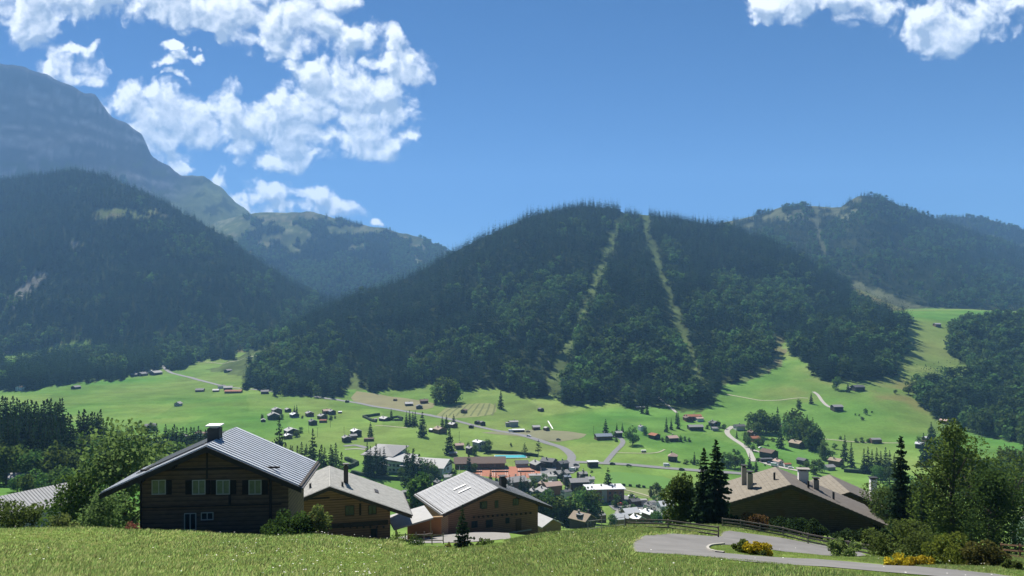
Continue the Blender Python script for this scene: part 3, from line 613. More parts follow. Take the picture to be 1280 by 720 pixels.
def house(kind, label, px, py, wpx, yaw=0, wall='dark', roof='slate', cat=None, ratio=1.1, hw=4.2, pitch=22, Y=None, chim=1, win=3, group=None, plinth=None, hip=False, flat=False, ymin=380, dormer=False, balcony=False):
    p = atY(px, Y) if Y else at(px, py, ymin); Y = p.y
    view = math.degrees(math.atan2(p.x, p.y)); rel = math.radians(yaw+view); vis = wpx*Y/F/math.cos(math.radians(view))*.5+wpx*Y/F*.5
    w = vis/(abs(math.cos(rel))+ratio*abs(math.sin(rel))); l = w*ratio; w2, l2 = w*.5-.5*(w > 6), l*.5-.5*(w > 6)
    root = empty(kind, p, -math.radians(yaw), label=label, cat=cat or kind, group=group)
    rise = 0.05 if flat else math.tan(math.radians(pitch))*w*.5; top = hw+rise; k = .85*w2/(w*.5)
    wm, rm = WALL[wall], ROOF[roof]
    mb = MB()
    if flat: mb.box(-w2, w2, -l2, l2, -2.5, hw)
    elif hip: mb.box(-w2, w2, -l2, l2, -2.5, hw-.1)
    else: gable(mb, w2, w2, -2.5, top-.3-rise*w2/(w*.5), top-.3-rise*w2/(w*.5), top-.3, -l2, l2)
    wo = mb.build('wall', wm, root)
    if plinth: MB().box(-w2-.06, w2+.06, -l2-.06, l2+.06, -2.4, plinth).build('plinth', M_STONE, root)
    rb = MB(); hw2, hl = w*.5, l*.5
    if flat: rb.box(-hw2, hw2, -hl, hl, hw+.01, hw+.4)
    elif hip:
        e = max(hl-hw2, .2); rb.add([(-hw2,-hl,hw),(hw2,-hl,hw),(hw2,hl,hw),(-hw2,hl,hw),(0,-e,top),(0,e,top),(-hw2,-hl,hw-.2),(hw2,-hl,hw-.2),(hw2,hl,hw-.2),(-hw2,hl,hw-.2)],
            [(0,1,4),(1,2,5,4),(2,3,5),(3,0,4,5),(6,9,8,7),(0,6,7,1),(1,7,8,2),(2,8,9,3),(3,9,6,0)])
    else: roof_mb(hw2, rise, hw2, rise, -hl, hl, .26, rb)
    ro = rb.build('roof', rm, root); 
    if not flat and not hip: ro.location.z = top
    for c in range(chim):
        x = w*(-.16 if c == 0 else .2); yy = l*(.1 if c == 0 else -.2); zt = top+.9-(0 if flat else ro.location.z); zb = (top-rise*abs(x)/(w*.5) if not flat else hw)-.3-(0 if flat else ro.location.z)
        if hip: zt += 0
        cm = MB().box(x-.35, x+.35, yy-.35, yy+.35, zb, zt).box(x-.48, x+.48, yy-.48, yy+.48, zt+.003, zt+.14); cm.build('chimney', M_CHIM if c % 2 == 0 else M_DARK, ro)
    # windows on the gable and the long side that face the valley side in view
    rows = 2 if hw > 4.5 else 1
    for r in range(rows):
        zc = hw*(.62 if rows == 1 else (.3, .78)[r])
        for i in range(win):
            x = (i-(win-1)/2)*(2*w2*.8/max(win, 1)); MB().box(x-.5, x+.5, -l2-.05, -l2+.1, zc-.6, zc+.6).build('window', M_GLASS, root)
        sx = 1 if rel < 0 else -1
        for i in range(max(win-1, 1) if win else 0):
            yy = (i-(max(win-1, 1)-1)/2)*(2*l2*.8/max(win-1, 1)); MB().box(sx*w2-.08, sx*w2+.05 if sx > 0 else sx*w2+.08, yy-.5, yy+.5, zc-.6, zc+.6).build('window', M_GLASS, root) if sx > 0 else MB().box(-w2-.05, -w2+.08, yy-.5, yy+.5, zc-.6, zc+.6).build('window', M_GLASS, root)
    if balcony:
        b = MB(); zc = hw*.48; b.box(-w2*.9, w2*.9, -l2-1.1, -l2-.003, zc-.12, zc); b.box(-w2*.9, w2*.9, -l2-1.1, -l2-1.03, zc+.003, zc+.9); b.build('balcony', WALL['brown'], root)
    if dormer:
        d = MB(); x = -w*.22; d.box(x-1.1, x+1.1, -l*.12, l*.12, -rise*.7, -rise*.2); d.build('dormer', WALL['dark'], ro); MB().box(x-1.3, x+1.3, -l*.15, l*.15, -rise*.2+.003, -rise*.2+.15).build('dormer_roof', ROOF['grey'], ro)
    return root
H = house
# --- far meadows and the hamlets along the valley road
H('barn', 'small dark hay barn alone on the pale meadow below the roadside houses', 95, 486, 9, 20, win=0, chim=0, hw=3)
H('barn', 'lone gabled barn with pale front in the middle of the wide meadow', 223, 507.5, 10, 3, 'grey', 'grey', win=1, chim=0, hw=3.2, pitch=30)
H('barn', 'broad dark barn just west of the orange roofed farm', 250, 489.5, 13, 80, win=2, chim=0, hw=2.6)
H('shed', 'low pale roofed shed between the dark barn and the orange roofed farm', 270, 489.5, 10, 80, 'brown', 'pale', win=1, chim=0, hw=2.2)
H('house', 'dark roofed farmhouse with pale gable behind the orange roofed farm', 277, 485.5, 11, 60, 'white', 'slate', win=2, ratio=1.2, hw=3.5)
H('house', 'grey roofed farmhouse touching the orange roofed barn', 285, 487, 14, 70, 'dark', 'grey', win=2, hw=3.2)
H('barn', 'long low barn with faded orange roof beside the valley road', 292, 491, 22, 85, 'brown', 'orange', win=0, chim=0, ratio=2.2, hw=2.6, pitch=18)
H('hut', 'tiny hut on the grassy mound beside the far road', 285, 464.5, 8, 30, win=0, chim=0, hw=2.6, ymin=900)
for i, (px, py, w, rf, lb) in enumerate([(168, 470.5, 9, 'slate', 'dark roofed house at the outer end of the row under the wood'), (178, 469.5, 10, 'slate', 'second house of the row under the wood, with slate roof'), (187, 466, 8, 'pale', 'pale roofed house set back in the row under the wood'), (195, 468, 11, 'grey', 'grey roofed house of the wood edge row, next to the road bend')]):
    H('house', lb, px, py, w, (70, 20, 75, 30)[i], ('dark', 'brown', 'white', 'dark')[i], rf, win=2, hw=3.6, ymin=900)
H('hut', 'brown hut on the small meadow in front of the wooded mountain', 11, 441.5, 9, 60, 'brown', 'brown', win=0, chim=0, hw=3, ymin=1000)
H('house', 'whitish house half hidden at the edge of the dark wood', 25, 488, 9, 10, 'white', 'brown', win=2, hw=5, ymin=700)
H('barn', 'dark barn by the road in front of the wood corner', 331, 492, 13, 70, 'dark', 'slate', win=1, chim=0, hw=3.2)
H('shed', 'tiny low shed by the road under the dark wood', 368, 494.5, 6, 70, 'dark', 'slate', win=0, chim=0, hw=2)
H('shed', 'tiny dark shed beside the valley road at the hayfield', 434, 503, 4, 10, win=0, chim=0, hw=2.2)
H('shed', 'tiny hut in the dry hayfield', 494, 501, 4.5, 20, 'brown', 'brown', win=0, chim=0, hw=2)
H('house', 'large dark farmhouse with pale eaves, front of the first hamlet', 342, 524, 20, -25, 'dark', 'grey', win=3, hw=4.6, ratio=1.0, pitch=25)
H('house', 'tall brown farmhouse right behind the large dark one in the first hamlet', 346, 517, 17, -30, 'brown', 'grey', win=3, hw=4.8)
H('shed', 'little shed with pale roof at the edge of the first hamlet', 329, 527, 8, -20, 'dark', 'pale', win=1, chim=0, hw=2.2)
H('barn', 'dark barn with grey roof in the gap between the farmhouses and the white roofed house', 360, 515, 10, -40, 'dark', 'grey', win=1, chim=0, hw=3.4)
H('house', 'house with gleaming white roof beside the garden spruce of the hamlet', 368, 521.5, 14, -40, 'dark', 'white', win=2, hw=3.4, plinth=.8)
H('house', 'pale gabled farmhouse in the middle of the hamlet', 387, 520, 14, -30, 'brown', 'grey', win=3, hw=3.6)
H('house', 'square black barn house nearest to the wood, hamlet front row', 391, 531, 14, -32, 'dark', 'slate', win=2, hw=4)
H('house', 'grey roofed brown house between the black barn and the far hamlet houses', 403, 523.5, 15, -40, 'brown', 'grey', win=2, hw=3.6)
H('house', 'house with pinkish roof at the back of the hamlet', 408, 517, 13, 60, 'brown', 'pink', win=2, hw=3.6)
H('house', 'dark house with weathered roof at the back end of the hamlet', 415, 518, 12, -35, 'dark', 'grey', win=2, hw=4)
H('shed', 'open shed with orange roof in front of the hamlet', 404, 528, 10, 85, 'brown', 'orange', win=0, chim=0, hw=2.4, ratio=1.6)
H('shed', 'small white topped shelter beyond the hamlet', 425, 516.5, 6, 70, 'dark', 'white', win=0, chim=0, hw=1.8)
H('house', 'house with two pale roof planes beside the big round bush', 364, 543, 22, -35, 'dark', 'pale', win=3, hw=4.2)
H('house', 'white roofed house half behind the big round bush', 360, 548, 14, -35, 'brown', 'white', win=2, hw=3)
H('house', 'tall house with bright white roof above the hotel lane', 445, 545, 17, -35, 'dark', 'white', win=3, hw=5.2, pitch=20)
H('house', 'dark house with grey roof in front of the bright white roofed one', 433, 552, 15, -30, 'dark', 'grey', win=2, hw=4)
H('house', 'low greyish house beside the bright white roofed one', 441, 549, 13, 60, 'brown', 'grey', win=2, hw=3.6)
H('shed', 'flat brown roofed garage beside the round fir above the hotel', 461, 551, 14, 80, 'brown', 'brown', win=0, chim=0, hw=2.4, pitch=10, ratio=1.5)
H('house', 'bungalow with pale roof inside the clipped hedge garden', 481, 526, 16, -50, 'dark', 'pale', win=2, hw=3, pitch=20)
H('shed', 'garden shed at the hedge end, pale roof', 469, 526, 6, 60, 'dark', 'grey', win=0, chim=0, hw=2)
H('house', 'dark house with pale roof patch at the hayfield corner', 511, 507, 13, 75, 'dark', 'pale', win=2, hw=2.8)
H('barn', 'dark gabled barn in front of the red brown house by the hayfield', 524, 510.5, 11, -10, 'dark', 'slate', win=1, chim=0, hw=3)
H('house', 'red brown house at the foot of the broadleaf clump', 530, 504, 13, 75, 'red', 'brown', win=2, hw=3.4)
H('barn', 'lone brown barn standing in the mown striped field', 580, 516, 9, 20, 'brown', 'brown', win=1, chim=0, hw=3.2)
H('barn', 'first of two dark barns beyond the road below the striped field', 596.5, 530, 7, 30, win=0, chim=0, hw=2.8)
H('barn', 'second of two dark barns, the larger beside the valley road', 603, 531.5, 8, -20, win=0, chim=0, hw=3.4)
H('shed', 'dark shed on the near side of the valley road', 589, 535, 6, 10, win=0, chim=0, hw=2.4)
H('chalet', 'brown chalet with pale roof edge between the three dark firs', 550, 541, 20, -38, 'brown', 'tan', win=3, hw=4, balcony=True)
H('chalet', 'second brown chalet behind the firs, with pale sunny roof', 566, 534, 14, -45, 'brown', 'pale', win=2, hw=3.4)
H('shed', 'pale roofed annex beside the brown chalet among firs', 540, 540, 9, -40, 'dark', 'white', win=0, chim=0, hw=2.6)
# --- village
H('house', 'tall house with white flat-pitched roof above the swimming pool', 599, 562, 19, -40, 'grey', 'white', win=3, hw=7, pitch=14)
H('house', 'dark gabled house leaning against the white roofed house above the pool', 588, 567, 14, -35, 'dark', 'grey', win=3, hw=5)
H('house', 'house with reddish roof beside the tall dark fir', 574, 561, 14, 75, 'brown', 'pink', win=2, hw=3.6)
H('shed', 'brown low shed at the fir behind the hotel', 566, 569, 13, 80, 'brown', 'grey', win=0, chim=0, hw=2.2, pitch=12)
H('house', 'two storey grey building with pale roof beyond the valley road', 642, 533, 13, 80, 'grey', 'grey', win=3, hw=5.2, pitch=12)
H('house', 'open fronted house beside the two storey grey building', 635, 533, 7, 80, 'grey', 'grey', win=2, hw=4, pitch=12)
H('shed', 'long low white roofed shed beside the valley road', 648, 540, 16, 86, 'dark', 'white', win=2, chim=0, hw=2.6, pitch=8, ratio=1.8)
H('hut', 'brown hut with pale roof, larger of the pair on the green slope', 670, 537, 11, 80, 'brown', 'pale', win=2, chim=0, hw=3)
H('hut', 'smaller brown hut of the pair, near the white strip', 683, 538, 8, -30, 'brown', 'pale', win=1, chim=0, hw=2.8)
H('hut', 'single dark hut high on the green slope under the forest', 676, 514, 8, -30, win=0, chim=0, hw=3)
H('house', 'long house with blue grey roof at the end of the curving lane', 754, 549, 22, 80, 'brown', 'blue', win=4, hw=3.4, ratio=1.6)
H('house', 'small pale roofed house between two firs by the lane end', 773, 546, 10, 75, 'dark', 'pale', win=2, hw=4.2)
H('house', 'little white gable peeping behind the big round tree', 802, 538, 8, -20, 'white', 'grey', win=1, hw=4)
H('barn', 'dark barn with orange gable roof beside the round tree', 818, 548, 15, -35, 'dark', 'orange', win=1, chim=0, hw=3.4)
H('house', 'square house with pale pink pyramid roof alone in the meadow', 841, 576, 16, 20, 'dark', 'pink', win=3, hw=4.2, ratio=1.0, pitch=34, hip=True)
H('house', 'house with faded pink roof among bushes under three firs', 840, 551, 14, 75, 'dark', 'pink', win=2, hw=3.2)
H('house', 'long red roofed building, inn row at the forest foot', 866, 524, 22, 84, 'red', 'orange', win=4, hw=3.4, ratio=2)
H('house', 'gabled red brown house before the long red roofed inn row', 860, 526, 11, -10, 'red', 'brown', win=2, hw=3.6)
H('house', 'pale shop building at the end of the red roofed row', 874, 526, 10, 80, 'white', 'pink', win=2, hw=3, pitch=14)
H('barn', 'long grey roofed barn below the red roofed row', 869, 537, 20, 84, 'dark', 'grey', win=2, chim=0, hw=3.2, ratio=1.8)
H('house', 'dark house behind trees at the end of the grey barn', 893, 533, 12, -20, 'dark', 'slate', win=2, hw=4)
H('shed', 'grey shed beside the trees at the lane head', 893, 538, 9, 80, 'grey', 'grey', win=1, chim=0, hw=2.4)
H('house', 'lane head house with dark roof and white lower wall', 924, 537, 14, 78, 'white', 'slate', win=3, hw=3.8, ratio=1.4)
H('house', 'house with bright orange roof wrapped in trees above the lane', 943, 552, 12, 75, 'tan', 'orange', win=2, hw=3.6)
H('house', 'brown house behind the bright orange roofed one', 940, 545, 9, -20, 'red', 'brown', win=2, hw=4)
H('barn', 'big dark gabled barn below the lane junction', 961, 572, 21, -38, 'dark', 'brown', win=1, chim=0, hw=5)
H('shed', 'long dark lean-to in front of the big dark barn', 957, 577, 17, 82, 'dark', 'slate', win=0, chim=0, hw=2.6, ratio=2.2, pitch=12)
H('house', 'red and white small house beside the parked van on the lane', 973, 581, 11, -25, 'white', 'pink', win=2, hw=3.2)
H('shed', 'low orange roofed garage next to the red and white house', 984, 583.5, 10, 84, 'white', 'orange', win=0, chim=0, hw=2.4, ratio=1.5)
H('house', 'shaded chalet below the rounded trees on the knoll', 996, 559, 17, -35, 'brown', 'tan', win=2, hw=4.2)
H('barn', 'dark barn with little dormer under the grassy knoll', 1003, 580, 13, -35, 'dark', 'slate', win=1, chim=0, hw=3.6)
H('house', 'house with sunny tan roof below the two dark firs', 1045, 582, 17, -40, 'brown', 'tan', win=2, hw=4.4)
H('shed', 'low grey shed at the foot of the sunny tan roofed house', 1036, 587, 14, 75, 'grey', 'grey', win=0, chim=0, hw=2.6)
H('barn', 'long grey roofed barn above the band of spruces', 1094, 553.5, 14, 86, 'brown', 'grey', win=2, chim=0, hw=3.4, ratio=1.6)
H('barn', 'dark timber barn at the end of the steep drive', 1046, 513, 15, 84, 'dark', 'grey', win=1, chim=0, hw=4.4, ratio=1.2)
H('house', 'dark farmhouse high under the forest island, at the top of the drive', 1072, 487.5, 16, 80, 'dark', 'slate', win=3, hw=4, ratio=1.3)
H('shed', 'small lean-to beside the farmhouse under the forest island', 1063, 487, 6, 80, 'dark', 'grey', win=0, chim=0, hw=2.6)
H('house', 'bright roofed house at the forest corner, upper meadow', 1160, 552, 14, 80, 'tan', 'white', win=2, hw=3.4)
H('house', 'white roof and dark gable just beyond the birch top', 1150, 560, 12, -50, 'dark', 'white', win=1, hw=3.8)
H('hut', 'small orange brown hut below the hillside forest edge', 1180, 529, 9, -40, 'brown', 'pink', win=0, chim=0, hw=3)
H('hut', 'ski hut with pale roof in the high clearing between the forests', 1171, 408, 9, 85, 'brown', 'pale', win=0, chim=0, hw=4, ymin=900)
H('hut', 'open shed of planks under the forest edge with a pale ramp', 800, 511, 12, 84, 'brown', 'grey', win=0, chim=0, hw=2.4, ratio=2, pitch=8)
H('house', 'grey house almost hidden in the tree clump on the slope', 977, 538, 8, -20, 'grey', 'pink', win=1, hw=5)
H('house', 'multi gabled dark hall, near half, by the pool', 672, 586, 22, -28, 'dark', 'grey', win=3, hw=4.2)
H('house', 'multi gabled dark hall, far half, behind the car park', 686, 583, 24, -62, 'dark', 'slate', win=3, hw=4.6)
H('house', 'long low annex of the gabled hall, grey roof', 652, 583, 18, 84, 'grey', 'slate', win=3, hw=3, chim=0)
H('house', 'stepped dark house on the square with fir in front, upper roof', 703, 588, 18, 60, 'dark', 'slate', win=2, hw=6)
H('house', 'stepped dark house on the square, lower front wing', 702, 596, 22, 65, 'dark', 'grey', win=3, hw=3.2)
H('house', 'grey roofed house with wide gable behind the second chalet roof', 644, 611, 34, 62, 'brown', 'grey', win=3, hw=6, ratio=1.2)
H('house', 'lower grey roofed house in front of the wide gable one', 631, 618, 26, 66, 'dark', 'grey', win=3, hw=4.5)
H('house', 'house with rosy tan roof and white dormer on the square', 690, 617, 27, 68, 'brown', 'pink', win=3, hw=6, ratio=1.3, dormer=True)
H('shed', 'flat grey roofed kiosk on the square with white fascia', 690, 602, 13, 80, 'white', 'grey', win=1, chim=0, hw=4, flat=True)
H('house', 'whitish gable below the rosy tan roof', 680, 622, 22, -25, 'grey', 'grey', win=2, hw=5)
H('house', 'long dark house with grey roof behind the brick block', 723, 613, 26, 80, 'dark', 'grey', win=4, hw=6.5, ratio=1.4)
H('house', 'dark annex with blue grey roof beside the long dark house', 709, 606, 10, 80, 'dark', 'blue', win=2, hw=6)
H('house', 'small dark gabled house between brick block and pitch', 744, 616, 15, -30, 'dark', 'grey', win=2, hw=4.5)
H('house', 'low house with ruddy sunlit roof beside the brick block', 738, 622, 22, -55, 'red', 'pink', win=2, hw=3.4)
H('house', 'olive brown chalet with two dark chimneys above the meadow edge', 728, 668, 36, -48, 'dark', 'tan', Y=330, chim=2, win=3, hw=5, pitch=30, dormer=True)
H('house', 'white roofed chalet with dormer next to the small round tree', 774, 668, 24, 72, 'tan', 'white', Y=378, win=3, hw=5, pitch=28, dormer=True)
H('house', 'white roofed chalet whose gable faces the meadow edge', 797, 667, 19, -28, 'brown', 'white', Y=350, win=2, hw=5.5, pitch=28)
H('house', 'grey white roofed house behind the white roofed chalets', 800, 648, 20, -40, 'white', 'white', Y=425, win=2, hw=5, pitch=24)
H('house', 'pale roofed house near the pale round tree', 818, 655, 20, 65, 'white', 'pale', Y=400, win=2, hw=5, pitch=25)
H('house', 'small house with bluish roof by the square, beside the brick block', 793, 632, 15, 70, 'dark', 'slate', win=2, hw=3.4)
H('house', 'flat roofed garage row at the pitch corner', 803, 631, 12, 84, 'grey', 'grey', win=0, chim=0, hw=3, flat=True, ratio=1.6)
H('shed', 'white fronted garage at the pitch corner', 815, 633, 10, 70, 'white', 'grey', win=0, chim=0, hw=3)
H('house', 'slate roofed house at the end of the village street', 829, 638, 16, 60, 'grey', 'grey', win=2, hw=4)
H('shed', 'white flat roofed shelter on the road by the junction', 741, 583.5, 14, 84, 'dark', 'white', win=0, chim=0, hw=4, flat=True, ratio=1.4, cat='shelter')
H('house', 'ochre garage with standing seam roof below the second chalet', 681, 672, 46, -32, 'tan', 'pale', Y=190, win=0, chim=0, hw=3, pitch=26)
# --- houses on the near slope at the far side of the maple
H('house', 'flat grey roofed house at the wood, partly out of the picture', 4, 600, 28, 68, 'brown', 'brown', Y=340, win=2, hw=5, pitch=14)
H('house', 'brown chalet with broad grey roof below the wood', 31, 612, 40, 60, 'brown', 'grey', Y=300, win=3, hw=4.5, pitch=16)
H('house', 'long ribbed pale roof behind the bush at the meadow edge', 40, 668, 78, 30, 'grey', 'ribbed', Y=150, win=0, chim=0, hw=6.2, pitch=24, ratio=1.5)
H('house', 'low white roofed shed between the chalet and the ribbed roof', 50, 620, 18, 72, 'white', 'pale', Y=250, win=0, chim=0, hw=3)
H('house', 'tan tiled roof low behind the maple by the big dark chalet', 134, 672, 36, 70, 'grey', 'pink', Y=105, win=0, chim=0, hw=2.2, pitch=22)
H('house', 'white gabled house with brown roof among the trees above the dark chalet', 249, 548, 14, -20, 'white', 'brown', win=2, hw=5, ymin=500)
H('house', 'house with white gable edge between trees behind the chimney', 233, 553, 16, -35, 'grey', 'grey', win=2, hw=5, ymin=500)
H('house', 'dark house with slate roof behind the ridge of the big chalet', 281, 552, 18, 60, 'dark', 'slate', win=2, hw=6, ymin=500)
H('house', 'dark blue house at the meadow edge behind the maple top', 187, 537, 16, 50, 'dark', 'slate', win=2, hw=4, ymin=500)
H('house', 'little rosy roofed house in trees behind the chalet chimney', 258, 546, 9, 70, 'brown', 'pink', win=1, hw=4, ymin=500)
H('barn', 'low dark barn on the meadow strip between the spruce stands', 87, 544, 14, 85, 'dark', 'slate', win=0, chim=0, hw=3, ratio=2, ymin=450)
H('house', 'slate roofed house low behind the far birch at the picture edge', 1286, 640, 30, 60, 'white', 'grey', Y=110, win=1, hw=4)
H('shed', 'small dark roofed shed beside the hotel garden', 506, 610, 12, 60, 'dark', 'grey', Y=480, win=0, chim=0, hw=4)

# --- larger village buildings
def big(kind, label, px, Y, yaw, cat, parts, ref=None):
    p = atY(px, Y); root = empty(kind, p, -math.radians(yaw), label=label, cat=cat)
    for nme, mb, m in parts(root) : 
        if mb is not None: mb.build(nme, m, root)
    return root
def hotel(root):
    W = WALL['white']; Rf = ROOF['grey']; P = ROOF['pale']
    out = [('wall', MB().box(-20, 3, 0, 26, -3, 10.5), WALL['grey']), ('wall', MB().box(3.01, 17, -8, 16, -3, 8), W), ('wing', gable(MB(), 9, 9, -3, 7, 3.2, 7.4, 0, 34), W)]
    r1 = MB().add([(-22,-2,10.3),(5,-2,10.3),(5,28,13.2),(-22,28,13.2),(-8,14,15.5),(-22,-2,9.9),(5,-2,9.9),(5,28,12.8),(-22,28,12.8)], [(0,1,4),(1,2,4),(2,3,4),(3,0,4),(5,8,7,6),(0,5,6,1),(1,6,7,2),(2,7,8,3),(3,8,5,0)])
    r2 = MB().prism([(1.5,9.6),(18.5,8.1),(18.5,8.5),(1.5,10)], -10, 18)
    r3 = MB().prism([(-2,7.0),(7,6.0),(7,6.35),(-2,7.4)], -13, -10.01)
    for w in range(5):
        for f in range(3): out.append(('window', MB().box(-18.5+w*4.3, -16.3+w*4.3, -.08, .1, 1+f*3.1, 2.6+f*3.1), M_GLASS))
    for w in range(4):
        for f in range(2): out.append(('window', MB().box(4.4+w*3.2, 6.4+w*3.2, -8.08, -7.9, 1+f*3.4, 2.8+f*3.4), M_GLASS))
    return out[:2]+[('roof', r1, Rf), ('roof', r2, P), ('roof', r3, P)]+[o for o in out[3:]]
hot = big('hotel', 'large hotel with stepped grey roofs and a long wing lettered on its pale roof', 485, 560, 16, 'hotel', hotel)
# lettered wing of the hotel: ridge runs across, white gable end
wl = gable(MB(), 11, 9, -3, 6.2, 5.4, 10.2, 18, 48); 
def xz_swap(mb): mb.v = [(y, x, z) for x, y, z in mb.v]; mb.f = [tuple(reversed(q)) for q in mb.f]; return mb
xz_swap(wl).build('wing', WALL['white'], hot)
wr = MB().prism([(-12.2, 5.9), (.6, 10.3), (.6, 10.7), (-12.2, 6.3)], 15, 49.5); xz_swap(wr).build('roof', ROOF['pale'], hot)
MB().prism([(.601, 10.3), (10.4, 5.2), (10.4, 5.6), (.601, 10.7)], 15, 49.5); wr2 = MB().prism([(.62, 10.3), (10.4, 5.2), (10.4, 5.6), (.62, 10.7)], 15, 49.5); xz_swap(wr2).build('roof', ROOF['grey'], hot)
gb = MB().box(48.003, 48.1, -7.5, 7.5, 5.6, 6.6).build('gable_band', M_DARK, hot); MB().box(42.5, 45.6, -11.1, -10.95, 3.2, 5).build('window', M_GLASS, hot)
for yy in (-6, 0): MB().box(47.9, 48.12, yy-1.4, yy+1.4, 2.6, 4.6).build('window', M_GLASS, hot)
for i, ch in enumerate('HOTEL'):
    c = bpy.data.curves.new('letter', 'FONT'); c.body = ch; c.size = 3.3; c.extrude = .12
    t = bpy.data.objects.new('letter', c); link(t); bpy.context.view_layer.update(); me = bpy.data.meshes.new_from_object(t.evaluated_get(bpy.context.evaluated_depsgraph_get())); bpy.data.objects.remove(t)
    me.materials.clear(); me.materials.append(M_DARK); o = link(bpy.data.objects.new('letter', me), hot); o.location = (27+i*3.1, -5.2, 8.55); o.rotation_euler = (math.pi/2, 0, 0)
def tennis(root):
    out = [('wall', MB().box(-19, 19, 0, 15, -3, 4.4), WALL['brown']), ('roof', MB().add([(-20,-1,4.41),(20,-1,4.41),(20,16,4.41),(-20,16,4.41),(-20,7.5,8.0),(20,7.5,8.0)], [(0,1,5,4),(2,3,4,5),(1,2,5),(3,0,4),(0,3,2,1)]), ROOF['brown'])]
    for i in range(7): out.append(('window', MB().box(-18+i*5, -14.5+i*5, -.08, .1, 1.4, 3.4), M_GLASS))
    return out
big('hall', 'long brown roofed hall between the hotel and the swimming pool', 600, 566, -4, 'hall', tennis)
# three clay tennis courts side by side below the hall
M_CLAY = mat('red_clay', (.33, .135, .08), 1, .10, .15); M_LINE = mat('court_line', (.7, .68, .62), .8, .05, 2)
CT = atY(625, 555); CZ = CT.z+.55
tag(MB().box(-30, 30, -19, 19, -1.5, 0).build('tennis_court', M_CLAY, loc=(CT.x, CT.y, CZ), rz=.03), kind='structure')
cl = MB()
for c in (-19.5, 0, 19.5):
    for x in (-5.49, -4.12, 4.12, 5.49): cl.box(c+x-.07, c+x+.07, -11.9, 11.9, .003, .03)
    for y in (-11.97, 11.83): cl.box(c-5.56, c+5.56, y, y+.14, .004, .031)
    for y in (-6.4, 6.4): cl.box(c-4.05, c+4.05, y-.07, y+.07, .004, .03)
tag(cl.build('court_lines', M_LINE, loc=(CT.x, CT.y, CZ), rz=.03), kind='structure')
for k, c in enumerate((-19.5, 0, 19.5)):
    q = empty('tennis_net', (CT.x+c*math.cos(.03), CT.y+c*math.sin(.03), CZ), .03, label=('tennis net of the clay court beside the hotel gable', 'tennis net of the middle clay court', 'tennis net of the clay court beside the square')[k], cat='net', group='nets on the clay tennis courts')
    MB().box(-6.3, 6.3, -.03, .03, .05, .95).build('mesh', mat('net_mesh', (.05, .06, .05), .9, .1, 3), q); MB().box(-6.4, 6.4, -.04, .04, .953, 1.05).build('band', M_LINE, q)
    for x in (-6.45, 6.45): MB().tube((x, 0, 0), (x, 0, 1.1), .06, .06, 6).build('post', M_DARK, q)
fc = empty('court_fence', (CT.x, CT.y, CZ), .03, label='tall wire fence with posts round the clay tennis courts', cat='fence')
M_GALV = mat('galvanised_post', (.35, .35, .34), .6, .1, 3)
for k in range(13):
    for y in (-19.2, 19.2): MB().tube((-30+5*k, y, -1), (-30+5*k, y, 3), .06, .06, 5).build('post', M_GALV, fc)
for z in (.1, 1.5, 2.95): MB().tube((-30, 19.2, z), (30, 19.2, z), .035, .035, 4).tube((-30, -19.2, z), (30, -19.2, z), .035, .035, 4).tube((-30.2, -19.2, z), (-30.2, 19.2, z), .035, .035, 4).tube((30.2, -19.2, z), (30.2, 19.2, z), .035, .035, 4).build('wire', M_GALV, fc)
H('house', 'white banded clubhouse at the corner of the clay courts', 669, 604, 17, 86, 'white', 'grey', Y=527, win=4, hw=4, flat=True, ratio=1.5)
def brick(root):
    out = [('wall', MB().box(-12, -3.5, 0, 12, -4, 8), WALL['brick']), ('stair_tower', MB().box(-3.49, -.2, -.3, 11.7, -4, 8.1), WALL['grey']), ('wall', MB().box(-.19, 11, .1, 12, -4, 8), WALL['brick']), ('roof', MB().box(-13, 12, -1, 13, 8.15, 8.6), ROOF['white'])]
    for f in range(3):
        for x in (-10.8, -8, -5.5, 1.2, 4.5, 8): out.append(('window', MB().box(x, x+1.4, -.05 if x < 0 else .04, .2, -.5+f*2.8, 1+f*2.8), M_GLASS))
    for x, y in ((-9, 4), (-2, 8), (4, 3), (7, 8)): out.append(('roof_vent', MB().box(x-.4, x+.4, y-.4, y+.4, 8.62, 9.6), M_DARK))
    return out
big('apartment_block', 'brick red apartment block with flat bluish white roof', 759, 470, -6, 'apartments', brick)
# --- swimming pool
M_POOL = mat('pool_water', (.10, .50, .55), .08, .1, .3, spec=.5)
pc = at(639, 571.5, 380); pool = empty('swimming_pool', pc, math.radians(3), label='turquoise open air swimming pool behind the long brown hall', cat='pool')
MB().box(-13, 12, -4.5, 6, .25, .55).build('water', M_POOL, pool)
MB().box(-13.8, 12.8, -5.2, -4.52, -1, .6).box(-13.8, 12.8, 6.02, 6.8, -1, .6).box(-13.8, -13.02, -4.5, 6, -1, .6).box(12.02, 12.8, -4.5, 6, -1, .6).build('surround', M_STONE, pool)
